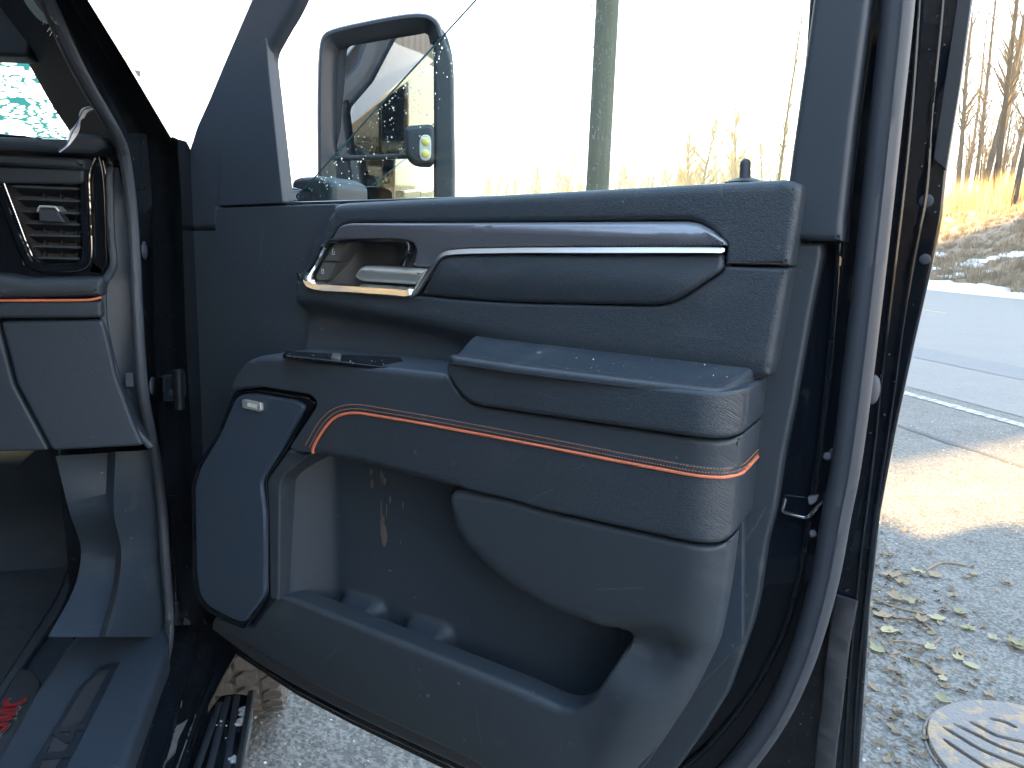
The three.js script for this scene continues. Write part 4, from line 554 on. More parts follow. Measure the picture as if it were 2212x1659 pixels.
// rocker: stepped painted sill outside the seal
const rocker = tp('rocker_panel', skin([
  X([[366, 1340], [361, 1406], [340, 1473], [315, 1540], [271, 1659], [235, 1760]], -0.264),
  Y([[388, 1340], [378, 1406], [356, 1473], [330, 1550], [290, 1665], [252, 1770]], 0.655),
  Y([[433, 1340], [418, 1410], [397, 1484], [371, 1584], [350, 1659], [325, 1760]], 0.650),
  Y([[440, 1345], [424, 1412], [402, 1487], [376, 1587], [354, 1663], [329, 1764]], 0.640),
  Y([[494, 1390], [458, 1453], [427, 1522], [398, 1600], [379, 1659], [345, 1760]], 0.610),
  Y([[500, 1396], [462, 1460], [431, 1530], [402, 1608], [383, 1666], [349, 1766]], 0.598),
  Y([[512, 1404], [483, 1455], [440, 1544], [416, 1612], [402, 1659], [374, 1760]], 0.590),
  Y([[514, 1408], [486, 1464], [444, 1556], [420, 1624], [406, 1672], [378, 1772]], 0.45)], { crease: 30 }), M.paint);
for (const [L, y, r] of [[[[437, 1349], [422, 1410], [398, 1484], [371, 1586], [348, 1662], [325, 1765]], 0.652, 0.0035], [[[494, 1396], [458, 1453], [426, 1523], [399, 1600], [378, 1659], [345, 1764]], 0.612, 0.004], [[[510, 1406], [482, 1455], [438, 1544], [415, 1612], [401, 1659], [372, 1764]], 0.592, 0.003]]) part('pinch_edge', sweep(Y(L, y), circ(r, 8), UP, { seg: 50 }), M.gloss, rocker);
{ // running board
  const RB = new Frame(V3(0, 0.50, 0), V3(1, 0, 0), V3(0, 0, -1));
  const rb = tp('running_board', pad(RB, [[546, 1500], [520, 1659], [500, 1790], [280, 1790], [380, 1640], [430, 1560], [475, 1500], [510, 1496]], { w: 0, wb: -0.05, bevel: 0.006, corner: 0.01 }), M.paint);
  for (const [a, b] of [[[512, 1505], [470, 1790]], [[492, 1508], [420, 1790]], [[474, 1520], [380, 1790]]]) part('tread_rib', sweep([RB.pt(...a, 0.001), RB.pt((a[0] + b[0]) / 2, (a[1] + b[1]) / 2, 0.001), RB.pt(...b, 0.001)], rect(0.006, 0.004, 0.002), UP), M.rubber, rb);
  part('board_edge', sweep([RB.pt(543, 1503, 0.0), RB.pt(532, 1570, 0), RB.pt(517, 1659, 0), RB.pt(500, 1790, 0)], rect(0.006, 0.012, 0.003), UP), M.edgeTape, rb);
  const r = rng(77), gs = []; for (const [x, y, k, s] of [[527, 1537, 9, 0.006], [520, 1560, 11, 0.006], [503, 1642, 10, 0.005], [476, 1562, 3, 0.003], [484, 1568, 2, 0.003], [492, 1600, 3, 0.002]]) for (let i = 0; i < k; i++) { const p = RB.pt(x + (r() - 0.5) * 16, y + (r() - 0.5) * 14, 0.004); const g = new THREE.IcosahedronGeometry(s * (0.5 + 0.7 * r()), 1); const q = g.attributes.position; for (let j = 0; j < q.count; j++) { const h = 0.75 + 0.5 * hash2(Math.round(q.getX(j) * 4e4), Math.round(q.getZ(j) * 4e4) + i); q.setXYZ(j, q.getX(j) * h, q.getY(j) * h * 0.7, q.getZ(j) * h); } g.computeVertexNormals(); g.translate(p.x, p.y, p.z); gs.push(g); }
  solo('snow_clump', merge(gs), M.snow, 'little clumps of snow on the black running board', 'snow', { kind: 'stuff' });
}
// --- front wheel with blocky tread
function wheel(cx, cz, out, lod) {
  const R = 0.425, W = 0.29, K = 44, prof = [[-0.145, 0.26], [-0.148, 0.33], [-0.142, 0.385], [-0.118, 0.412], [0.118, 0.412], [0.142, 0.385], [0.148, 0.33], [0.145, 0.26]];
  const g = new THREE.LatheGeometry(prof.map(p => new THREE.Vector2(p[1], p[0])), 72); g.rotateZ(-Math.PI / 2); g.translate(cx, 0.424, cz);
  const w = tp('wheel', boxUV(g), M.tyre);
  const rim = new THREE.LatheGeometry([[0.02, 0.06], [0.08, 0.075], [0.2, 0.05], [0.235, 0.11], [0.262, 0.13], [0.268, 0.0], [0.262, -0.13], [0.2, -0.1]].map(p => new THREE.Vector2(p[0], p[1])), 48); rim.rotateZ(out > 0 ? -Math.PI / 2 : Math.PI / 2); rim.translate(cx, 0.424, cz); part('rim', boxUV(rim), M.gloss, w);
  if (lod) return;
  const rows = [[-0.118, 0.046, 0], [-0.060, 0.05, 0.5], [0, 0.05, 0.15], [0.060, 0.05, 0.65], [0.118, 0.046, 0.2]], base = [];
  rows.forEach(([x, wd, ph], ri) => { for (let k = 0; k < K; k++) {
    const r = rng(k * 7 + ri * 131), t = (k + ph) / K * Math.PI * 2, L = Math.PI * 2 * R / K * 0.82, sh = (r() - 0.5) * 0.5; const s = new THREE.Shape(); const hw = wd / 2, hl = L / 2; s.moveTo(-hw, -hl * (0.7 + 0.3 * r())); s.lineTo(hw * (0.4 + 0.3 * r()), -hl); s.lineTo(hw, -hl * 0.5 * r()); s.lineTo(hw * 0.9, hl * 0.8); s.lineTo(-hw * 0.3, hl); s.lineTo(-hw, hl * 0.45); s.closePath();
    const e = new THREE.ExtrudeGeometry(s, { depth: 0.009, bevelEnabled: true, bevelSize: 0.0012, bevelThickness: 0.0012, bevelSegments: 1 }); // x across, y along, z out
    const ed = Math.abs(x) > 0.1 ? R - 0.018 : R - 0.012; e.translate(0, 0, ed); const m = new THREE.Matrix4().makeRotationX(-t + Math.PI / 2); e.applyMatrix4(new THREE.Matrix4().makeTranslation(cx + x, 0.424, cz).multiply(m));
    part('tread_block', boxUV(e), M.tyre, w); } });
}
M.tyre = std({ map: tex(256, 256, (x, y) => { const v = 0.04 + 0.06 * fbm(x * 20, y * 20, 4, 20); return [lin2s(v * 1.08), lin2s(v), lin2s(v * 0.92)]; }, true, 0.3), roughness: 0.95 });
wheel(-0.255, -2.2, 1); wheel(-2.05, -2.2, -1, 1); wheel(-2.05, 1.9, -1, 1); wheel(-0.255, 1.9, 1, 1);
{ // the rest of the body, mostly out of frame: wings, bonnet, roof, rear cab, bed
  const side = (x0, x1, name) => { const s = new THREE.Shape(); s.moveTo(1.44, 0.56); s.lineTo(1.44, 1.27); s.quadraticCurveTo(2.3, 1.27, 3.3, 1.16); s.lineTo(3.34, 0.6); s.lineTo(2.80, 0.56); s.absarc(2.2, 0.45, 0.58, 0.19, Math.PI - 0.19, false); s.closePath(); const g = new THREE.ExtrudeGeometry(s, { depth: x1 - x0, bevelEnabled: true, bevelSize: 0.012, bevelThickness: 0.012, bevelSegments: 2, curveSegments: 24 }); g.applyMatrix4(new THREE.Matrix4().makeBasis(V3(0, 0, -1), UP, V3(1, 0, 0)).setPosition(x0, 0, 0)); return tp(name, boxUV(g), M.paint); };
  side(-0.30, -0.235, 'front_wing'); side(-2.08, -2.02, 'front_wing');
  tp('bonnet', pad(new Frame(V3(0, 0, 0), V3(1, 0, 0), V3(0, 0, -1)), [[-2.0, 1.7], [-0.32, 1.7], [-0.36, 3.3], [-1.96, 3.3]], { local: true, w: 1.30, wb: 1.24, bevel: 0.03, corner: 0.1, grid: 0.12, f: (a, b) => 0.03 * Math.cos((a + 1.16) * 1.6) - 0.10 * sstep(2.4, 3.4, b) }), M.paint);
  tp('grille', box(-1.98, -0.34, 0.62, 1.18, -3.38, -3.32, 0.02), M.gloss);
  tp('cab_roof', box(-1.98, -0.36, 1.92, 1.99, -0.95, 1.45, 0.03), M.paint);
  tp('cab_back', box(-1.98, -0.36, 0.62, 1.92, 1.36, 1.43, 0.02), M.paint);
  tp('centre_pillar', box(-0.40, -0.27, 0.66, 1.95, 0.02, 0.18, 0.02), M.paint);
  const rd = tp('rear_door', box(-0.30, -0.22, 0.66, 1.44, 0.20, 1.28, 0.02), M.paint); part('rear_door_glass', box(-0.292, -0.286, 1.44, 1.92, 0.22, 1.26), M.gloss, rd);
  tp('far_cab_side', box(-2.1, -2.03, 0.6, 1.44, -1.42, 1.3, 0.02), M.paint);
  const fp = tp('far_pillar', box(-2.05, -1.97, 1.44, 1.94, 0.02, 0.18, 0.01), M.paint); part('far_rear_pillar', box(-2.05, -1.97, 1.44, 1.94, 1.25, 1.4, 0.01), M.paint, fp);
  for (const [x0, x1] of [[-1.0, -0.48], [-1.85, -1.33]]) { const s = tp('seat', box(x0, x1, 0.82, 1.02, -0.40, 0.12, 0.05), M.leather); part('seat_back', box(x0 + 0.02, x1 - 0.02, 1.0, 1.58, 0.12, 0.28, 0.06), M.leather, s); part('head_rest', box(x0 + 0.13, x1 - 0.13, 1.6, 1.8, 0.16, 0.27, 0.04), M.leather, s); }
  tp('bed', box(-2.1, -0.24, 0.7, 1.42, 1.5, 3.5, 0.04), M.paint);
}

// --- torn airbag cloth and strap
{
  const dep = [0.99, 0.985, 0.975, 0.97, 0.965, 0.96, 0.955, 0.96, 0.965];
  const l = [[194, 229], [179, 233], [171, 244], [169, 257], [162, 270], [150, 284], [146, 303], [140, 316], [127, 325]].map((p, i) => atDepth(p[0], p[1], dep[i])), r = [[203, 236], [190, 242], [182, 254], [174, 262], [173, 274], [168, 289], [156, 306], [145, 318], [129, 330]].map((p, i) => atDepth(p[0], p[1], dep[i] + 0.012 * Math.sin(i * 1.4)));
  const m = l.map((p, i) => p.clone().lerp(r[i], 0.5).addScaledVector(V3(0, 0, 1), 0.003));
  const st = thing('torn_strap', 'twisted white fabric strap with a blue thread hanging over the dashboard corner', 'strap', m[8].clone());
  part('strap_cloth', skin([l, m, r], { smooth: 60, crease: 80 }), M.fabricWhite, st);
  part('blue_thread', sweep(m.map(p => p.clone().add(V3(0, 0, 0.0015))), circ(0.0007, 6), V3(0, 0, 1), { seg: 60 }), M.blueInk, st);
  const A = [[30, -40], [51, 0], [64, 20], [86, 44], [109, 53], [126, 55]].map(([x, y]) => atDepth(x, y, 0.80)), B = [[60, -50], [72, 0], [84, 18], [100, 34], [114, 45], [126, 54]].map(([x, y]) => atDepth(x, y, 0.77)), Cc = [[86, -50], [88, 0], [97, 14], [106, 28], [117, 41], [126, 54]].map(([x, y]) => atDepth(x, y, 0.79));
  const ab = thing('airbag_cloth', 'torn pale teal airbag cloth poking out at the top of the windscreen pillar', 'airbag', A[5].clone());
  part('cloth', skin([A, B, Cc], { smooth: 30, crease: 80 }), M.fabricTeal, ab);
  const rr = rng(5), fs = []; for (let k = 0; k < 40; k++) { const t = k / 40, p = new THREE.CatmullRomCurve3(Cc).getPoint(t), q = p.clone().add(V3((rr() - 0.6) * 0.014, -0.004 - rr() * 0.012, 0.004 * rr())); fs.push(cyl(p, q, 0.0006, 0.0003, 4)); }
  part('frayed_threads', merge(fs), M.fabricWhite, ab, { kind: 'stuff' });
  part('cloth_lining', skin([B.map(p => p.clone().add(V3(0, 0.002, 0.004))), Cc.map(p => p.clone().add(V3(0, 0, 0.004)))], { smooth: 30 }), M.fabricWhite, ab);
}

// ------------------------------------------------------------------ what stands around
const LD = V3(1, 0, -0.28).normalize(), SD = V3(-LD.z, 0, LD.x);        // along the light on the ground, and across it
const ribbed = (lo, tint) => std({ map: tex(256, 256, (x, y) => { const v = lo * (0.85 + 0.3 * fbm(x * 6, y * 20, 4, 6)); return tint.map(t => lin2s(v * t)); }, true, 3), roughness: 0.7, bumpMap: tex(64, 4, (x) => Math.abs(((x * 4) % 1) - 0.5) * 2, false, 1), bumpScale: 0.03 });
M.cladTan = ribbed(0.13, [1, 0.86, 0.70]); M.cladGrey = ribbed(0.14, [0.95, 1, 1.04]); M.roofMetal = ribbed(0.2, [0.9, 0.95, 1]);
function hall(name, label, corner, prof, back, wallM) {                 // prof: [across, height] outline; extruded away from the truck
  const g = thing(name, label, 'building', corner.clone()); const sh = new THREE.Shape(prof.map(p => new THREE.Vector2(p[0], p[1])));
  const e = new THREE.ExtrudeGeometry(sh, { depth: back, bevelEnabled: false }); e.applyMatrix4(new THREE.Matrix4().makeBasis(SD, UP, LD.clone().negate()).setPosition(corner)); part('wall', boxUV(e), wallM, g);
  const top = prof.filter(p => p[1] > 1);
  for (let i = 0; i + 1 < top.length; i++) { const a = top[i], b = top[i + 1], P = (p, d, h) => corner.clone().addScaledVector(SD, p[0]).addScaledVector(LD, -d).add(V3(0, p[1] + h, 0)); part('roof', skin([[P(a, -0.0, 0.05), P(b, -0.0, 0.05)], [P(a, back, 0.05), P(b, back, 0.05)]]), M.roofMetal, g); }
  const dg = (nm, a0, a1, y0, y1, m) => { const b = new THREE.BoxGeometry(a1 - a0, y1 - y0, 0.08); b.applyMatrix4(new THREE.Matrix4().makeBasis(SD, UP, LD).setPosition(corner.clone().addScaledVector(SD, (a0 + a1) / 2).add(V3(0, (y0 + y1) / 2, 0)).addScaledVector(LD, 0.03))); part(nm, boxUV(b), m, g); };
  const s = Math.sign(prof[1][0] + prof[2][0]) || 1; dg('roller_door', Math.min(s * 4, s * 8), Math.max(s * 4, s * 8), 0, 4, M.roofMetal); dg('door', Math.min(s * 2, s * 3), Math.max(s * 2, s * 3), 0, 2.1, M.roofMetal);
}
hall('warehouse', 'tan metal gable building standing behind the truck', V3(-8, 0, 0.36), [[0, 0], [0, 5.7], [9, 8.6], [18, 5.7], [18, 0]], 13, M.cladTan);
hall('added_shade_block', 'unseen tall grey block added to shade the road and the bank', V3(-8, 0, -0.74), [[0, 0], [0, 20.4], [-14.5, 20.7], [-18.8, 18.4], [-18.6, 0]], 13, M.cladGrey);  // unseen block, added and shaped to cast shade on road and bank

// utility pole and cable, street lamp far off
const wood = std({ map: tex(256, 512, (x, y) => { const v = 0.06 + 0.08 * fbm(x * 60, y * 6, 4); return [lin2s(v * 0.95), lin2s(v), lin2s(v * 0.78)]; }, true, [0.5, 2]), roughness: 0.95 });
{
  const b = CAM.clone().addScaledVector(ray(1292, 400).setY(0), 10.2).setY(0), t = CAM.clone().addScaledVector(ray(1310, 0).setY(0), 9.95).setY(9.2);
  const pole = thing('utility_pole', 'weathered wooden utility pole seen through the door window', 'pole', b.clone());
  part('pole_shaft', boxUV(cyl(b, t, 0.160, 0.145, 20)), wood, pole); part('cross_arm', box(t.x - 1.1, t.x + 1.1, t.y - 0.75, t.y - 0.62, t.z - 0.06, t.z + 0.06, 0.01), wood, pole);
  for (const dx of [-0.95, -0.5, 0.5, 0.95]) part('insulator', cyl(V3(t.x + dx, t.y - 0.62, t.z), V3(t.x + dx, t.y - 0.42, t.z), 0.05, 0.03), M.rubber, pole);
  solo('overhead_cable', boxUV(sweep([V3(t.x - 0.95, t.y - 0.42, t.z), atDepth(1180, -125, 11.5), atDepth(1100, 6, 16), atDepth(1050, 90, 22), atDepth(1000, 172, 30), atDepth(965, 232, 38), atDepth(930, 290, 50)], circ(0.014, 6), UP, { seg: 60 })), M.rubber, 'thin overhead cable running down from the utility pole', 'cable');
  const lp = atDepth(255, 300, 32), lb = V3(lp.x, 0, lp.z), ht = atDepth(255, 112, 32).y, lamp = thing('street_lamp', 'far street lamp peeping past the windscreen pillar', 'street lamp', lb);
  const d1 = atDepth(277, 116, 32), d2 = atDepth(297, 158, 32);
  part('lamp_post', cyl(lb, V3(lb.x, ht, lb.z), 0.09, 0.06), M.rubber, lamp); part('lamp_head', box(d1.x - 0.14, d1.x + 0.14, d1.y - 0.05, d1.y + 0.07, d1.z - 0.1, d1.z + 0.1, 0.03), M.fabricTeal, lamp); part('lamp_head', box(d2.x - 0.12, d2.x + 0.12, d2.y - 0.13, d2.y + 0.12, d2.z - 0.1, d2.z + 0.1, 0.05), M.rubber, lamp);
  part('lamp_arm', cyl(V3(lb.x, ht, lb.z), d1, 0.03), M.rubber, lamp); part('lamp_arm', cyl(V3(lb.x, d2.y, lb.z), d2, 0.03), M.rubber, lamp);
}
// bare trees
M.barkPale = std({ map: tex(128, 256, (x, y) => { const v = 0.28 + 0.22 * fbm(x * 20, y * 10, 4); return [lin2s(v * 1.05), lin2s(v * 0.92), lin2s(v * 0.68)]; }, true, 1), roughness: 1 });
M.barkDark = std({ color: C(0.17, 0.125, 0.075), roughness: 1 });
M.twigGold = std({ color: C(0.50, 0.36, 0.14), roughness: 1 }); M.twigBrown = std({ color: C(0.36, 0.25, 0.12), roughness: 1 });
function bareTree(seed, h, r0, spread, n1, n2, o = {}) {
  const r = rng(seed), T = { pos: [], nor: [], idx: [] }, K = { pos: [], nor: [], idx: [] };
  const seg = (B, a, b, ra, rb, k = 5) => { const d = b.clone().sub(a).normalize(), u = Math.abs(d.y) > 0.9 ? V3(1, 0, 0) : V3(0, 1, 0), e = d.clone().cross(u).normalize(), f = d.clone().cross(e), s = B.pos.length / 3; for (let i = 0; i < k; i++) { const c = Math.cos(i / k * 6.2832), q = Math.sin(i / k * 6.2832), nx = e.x * c + f.x * q, ny = e.y * c + f.y * q, nz = e.z * c + f.z * q; B.pos.push(a.x + nx * ra, a.y + ny * ra, a.z + nz * ra, b.x + nx * rb, b.y + ny * rb, b.z + nz * rb); B.nor.push(nx, ny, nz, nx, ny, nz); } for (let i = 0; i < k; i++) { const A = s + 2 * i, Cc = s + 2 * ((i + 1) % k); B.idx.push(A, A + 1, Cc, Cc, A + 1, Cc + 1); } };
  const path = [V3(0, 0, 0)]; let lean = V3((r() - 0.5) * 0.08, 1, (r() - 0.5) * 0.08), S = 10; for (let i = 1; i <= S; i++) { lean.x += (r() - 0.5) * 0.07; lean.z += (r() - 0.5) * 0.07; path.push(path[i - 1].clone().addScaledVector(lean.clone().normalize(), h / S)); }
  const rad_ = t => r0 * (1 - 0.9 * t); for (let i = 0; i < S; i++) seg(T, path[i], path[i + 1], rad_(i / S), rad_((i + 1) / S), 8);
  const at = t => { const x = Math.min(S - 0.001, t * S), i = Math.floor(x); return path[i].clone().lerp(path[i + 1], x - i); };
  for (let k = 0; k < n1; k++) {
    const t = (o.low ?? 0.3) + (0.99 - (o.low ?? 0.3)) * Math.pow(r(), 0.85), an = r() * 6.283, up = (o.up ?? 0.9) + 0.5 * r(), L = spread * (0.35 + 0.65 * r()) * (1.12 - t), d = V3(Math.cos(an), up, Math.sin(an)).normalize(), a = at(t); let p = a.clone(), dd = d.clone(); const ra = Math.max(0.012, rad_(t) * 0.45), M_ = 4;
    for (let s = 0; s < M_; s++) { dd.add(V3((r() - 0.5) * 0.35, 0.12, (r() - 0.5) * 0.35)).normalize(); const q = p.clone().addScaledVector(dd, L / M_); seg(K, p, q, ra * (1 - s / M_) + 0.006, ra * (1 - (s + 1) / M_) + 0.005, 4);
      for (let j = 0; j < n2; j++) { const e = dd.clone().add(V3((r() - 0.5) * 1.8, 0.5 * r(), (r() - 0.5) * 1.8)).normalize(), q2 = p.clone().lerp(q, r()), q3 = q2.clone().addScaledVector(e, L * (0.12 + 0.25 * r())); seg(K, q2, q3, (o.tw ?? 0.010), (o.tw ?? 0.010) * 0.5, 3); if (n2 > 3) { const q4 = q2.clone().lerp(q3, 0.5); seg(K, q4, q4.clone().addScaledVector(e.add(V3((r() - 0.5) * 1.6, (r() - 0.3), (r() - 0.5) * 1.6)).normalize(), L * 0.14), (o.tw ?? 0.010) * 0.7, 0.003, 3); } }
      p = q; }
  }
  const mk = B => { const g = new THREE.BufferGeometry(); g.setAttribute('position', new THREE.Float32BufferAttribute(B.pos, 3)); g.setAttribute('normal', new THREE.Float32BufferAttribute(B.nor, 3)); g.setIndex(B.idx); return boxUV(g); };
  return { trunk: mk(T), crown: mk(K) };
}
function plantTree(v, x, z, y, s, turn, label, group, bm, tm) { const g = thing('bare_tree', label, 'tree', V3(x, y, z), group); const a = shadow(new THREE.Mesh(v.trunk, bm)), b = shadow(new THREE.Mesh(v.crown, tm)); a.name = 'trunk'; b.name = 'crown'; g.add(a, b); g.scale.setScalar(s); g.rotation.y = turn; return g; }
const tall = [1, 2, 3].map(k => bareTree(k * 17, 19, 0.16, 3.2, 60, 3, { low: 0.22, up: 1.4, tw: 0.012 }));
const slim = [4, 5].map(k => bareTree(k * 23, 10, 0.09, 2.2, 46, 3, { low: 0.12, up: 1.1, tw: 0.010 }));
const full = [6, 7, 8].map(k => bareTree(k * 31, 11, 0.2, 5.4, 70, 6, { low: 0.1, up: 0.7, tw: 0.02 }));
// on top of the bank: pixel column -> point at a given distance
const place = (px, dist) => { const d = ray(px, 420); d.y = 0; d.normalize(); return V3(d.x * dist, 0, d.z * dist); };
[[2149, 44, 0, 'dark'], [2193, 43, 1, 'dark'], [2121, 47, 2, 'pale'], [2103, 52, 0, 'pale'], [2176, 55, 1, 'pale'], [2230, 46, 2, 'pale'], [2068, 50, 1, 'pale'], [2262, 42, 0, 'dark'], [2135, 62, 2, 'pale'], [2208, 64, 0, 'pale'], [2085, 66, 1, 'pale'], [1712, 74, 2, 'pale'], [1676, 70, 0, 'pale'], [1744, 66, 1, 'pale']].forEach(([px, dist, v, k], i) => { const p = place(px, dist); plantTree(tall[v], p.x, p.z, bankH(p.x, p.z) - 0.05, 0.85 + 0.25 * hash2(i, 3), i * 1.9, k === 'dark' ? 'tall bare tree with dark trunk on top of the roadside bank' : 'tall bare tree with pale trunk on top of the roadside bank', k === 'dark' ? 'dark bare trees on the bank' : 'pale bare trees on the bank', k === 'dark' ? M.barkDark : M.barkPale, M.twigBrown); });
for (let i = 0; i < 26; i++) { const p = place(2050 + 190 * hash2(i, 9), 46 + 26 * hash2(i, 21)); plantTree(slim[i % 2], p.x, p.z, bankH(p.x, p.z) - 0.05, 0.45 + 0.5 * hash2(i, 5), i * 2.3, 'thin young bare tree in the thicket on the roadside bank', 'young trees in the thicket', M.barkPale, M.twigGold); }
const gy = (x, z) => x > 24 ? bankH(x, z) : 0;
for (let i = 0; i < 44; i++) { const px = 1040 + 690 * (i + 0.8 * hash2(i, 44)) / 44; let dist = 115 + 40 * hash2(i, 7); const big = (px > 1470 && px < 1620) ? 1.05 : (px > 1320 && px < 1350) ? 0.95 : 0.85; const p = place(px, dist); plantTree(full[i % 3], p.x, p.z, gy(p.x, p.z), big * (0.75 + 0.4 * hash2(i, 8)), i * 1.3, 'bushy golden bare tree in the far row of trees beyond the door window', 'far trees beyond the window', M.barkPale, i % 3 ? M.twigGold : M.twigBrown); }
[[1485, 95, 1.0], [1512, 98, 1.15], [1590, 100, 1.3], [1405, 110, 0.7], [1650, 88, 0.8]].forEach(([px, dist, s], i) => { const p = place(px, dist); plantTree(full[(i + 1) % 3], p.x, p.z, gy(p.x, p.z), s, i, 'larger golden bare tree rising above the far row of trees', 'larger far trees', M.barkPale, M.twigGold); });
{ // dry grass and brush on the bank: nobody could count the blades
  const r = rng(88), pos = [], idx = []; for (let k = 0; k < 26; k++) { const an = r() * 6.28, l = 0.10 + 0.20 * r(), b = V3((r() - 0.5) * 0.22, 0, (r() - 0.5) * 0.22), t = b.clone().add(V3(Math.cos(an) * 0.22 * r(), l, Math.sin(an) * 0.22 * r())), w = V3(-Math.sin(an), 0, Math.cos(an)).multiplyScalar(0.007 + 0.008 * r()), s = pos.length / 3; pos.push(...b.clone().add(w).toArray(), ...b.clone().sub(w).toArray(), ...t.toArray()); idx.push(s, s + 1, s + 2); }
  const g = new THREE.BufferGeometry(); g.setAttribute('position', new THREE.Float32BufferAttribute(pos, 3)); g.setIndex(idx); g.computeVertexNormals();
  const N = 15000, im = new THREE.InstancedMesh(g, std({ color: C(1, 1, 1), roughness: 1, side: THREE.DoubleSide }), N), m = new THREE.Matrix4(), c = new THREE.Color();
  for (let i = 0; i < N; i++) { const x = 25.0 + 15 * Math.pow(r(), 1.3), z = -60 + 50 * r(), s = 0.6 + 1.2 * r() * fbm(x * 0.8, z * 0.8, 3) * 1.6; m.compose(V3(x, bankH(x, z) - 0.05, z), new THREE.Quaternion().setFromAxisAngle(UP, r() * 6.28), V3(s, s * (0.6 + 0.7 * r()), s)); im.setMatrixAt(i, m); const v = 0.6 + 0.7 * r(); im.setColorAt(i, c.setRGB(0.21 * v, 0.16 * v, 0.10 * v)); }
  im.name = 'dry_grass'; im.userData = { kind: 'stuff', label: 'dry tan grass covering the roadside bank', category: 'grass' }; shadow(im); scene.add(im);
  const bpos = [], bidx = []; for (let k = 0; k < 60; k++) { const an = r() * 6.28, l = 0.8 + 1.6 * r(), b = V3((r() - 0.5) * 1.2, 0, (r() - 0.5) * 1.2), t = b.clone().add(V3(Math.cos(an) * 0.7 * r(), l, Math.sin(an) * 0.7 * r())), w = V3(-Math.sin(an), 0, Math.cos(an)).multiplyScalar(0.012), s = bpos.length / 3; bpos.push(...b.clone().add(w).toArray(), ...b.clone().sub(w).toArray(), ...t.toArray()); bidx.push(s, s + 1, s + 2); }
  const bg = new THREE.BufferGeometry(); bg.setAttribute('position', new THREE.Float32BufferAttribute(bpos, 3)); bg.setIndex(bidx); bg.computeVertexNormals();
  const NB = 2600, ib = new THREE.InstancedMesh(bg, std({ color: C(1, 1, 1), roughness: 1, side: THREE.DoubleSide }), NB);
  for (let i = 0; i < NB; i++) { const f = i < 1000, p = f ? place(2040 + 200 * r(), 43 + 40 * r()) : place(1020 + 730 * r(), 105 + 55 * r()), s = (f ? 0.3 : 1.2) + (f ? 0.6 : 1.0) * r(); m.compose(V3(p.x, gy(p.x, p.z) - 0.05, p.z), new THREE.Quaternion().setFromAxisAngle(UP, r() * 6.28), V3(s, s, s)); ib.setMatrixAt(i, m); const v = 0.7 + 0.6 * r(); ib.setColorAt(i, c.setRGB(0.36 * v, 0.25 * v, 0.11 * v)); }
  ib.name = 'brush'; ib.userData = { kind: 'stuff', label: 'bare brush under the trees', category: 'brush' }; shadow(ib); scene.add(ib);
}
for (const [px, py, s] of [[2022, 583, 0.25], [2056, 582, 0.35], [2090, 574, 0.45], [2112, 568, 0.35], [2045, 600, 0.3], [2090, 596, 0.4], [2145, 560, 0.25], [2030, 552, 0.35], [2185, 552, 0.4], [2124, 590, 0.3]]) { // patches of old snow on the bank
  const d = ray(px, py); let t = 24 / d.x; for (; t < 60; t += 0.02) { const p = CAM.clone().addScaledVector(d, t); if (p.y <= bankH(p.x, p.z)) break; } const p = CAM.clone().addScaledVector(d, t);
  const g = new THREE.SphereGeometry(1, 18, 8), q = g.attributes.position; for (let i = 0; i < q.count; i++) { const a = q.getX(i), b = q.getZ(i), k = 0.6 + 0.8 * fbm(a * 2 + px, b * 2, 3); q.setXYZ(i, a * s * 0.4 * k, q.getY(i) * 0.05, b * s * 1.6 * k); } for (let i = 0; i < q.count; i++) q.setY(i, q.getY(i) + bankH(p.x + q.getX(i), p.z + q.getZ(i)) - bankH(p.x, p.z)); g.computeVertexNormals(); g.translate(p.x, p.y + 0.05, p.z);
  solo('snow_patch', boxUV(g), M.snow, 'small patch of old snow on the grassy bank', 'snow', { group: 'snow patches on the bank' });
}
// --- ground litter
const leafGeo = (seed, curl) => { const r = rng(seed), n = 16, pos = [0, 0.004, 0], idx = []; for (let i = 0; i < n; i++) { const a = i / n * 6.283, rr = 0.5 * (0.62 + 0.38 * Math.abs(Math.sin(a * 2.5 + r() * 0.3))) * (0.75 + 0.4 * r()); pos.push(Math.cos(a) * rr * 1.25, curl * rr * rr * (0.6 + 0.8 * r()) + 0.03, Math.sin(a) * rr * 0.9); idx.push(0, 1 + (i + 1) % n, 1 + i); } const g = new THREE.BufferGeometry(); g.setAttribute('position', new THREE.Float32BufferAttribute(pos, 3)); g.setIndex(idx); g.computeVertexNormals(); return boxUV(g); };
const leafVar = [leafGeo(3, 0.5), leafGeo(8, 0.9), leafGeo(13, 1.3)], leafMat = [std({ color: C(0.27, 0.235, 0.13), roughness: 0.8, side: THREE.DoubleSide }), std({ color: C(0.22, 0.16, 0.10), roughness: 0.9, side: THREE.DoubleSide }), std({ color: C(0.19, 0.175, 0.085), roughness: 0.8, side: THREE.DoubleSide })], leafWord = ['pale curled leaf', 'brown crumpled leaf', 'green dry leaf'];
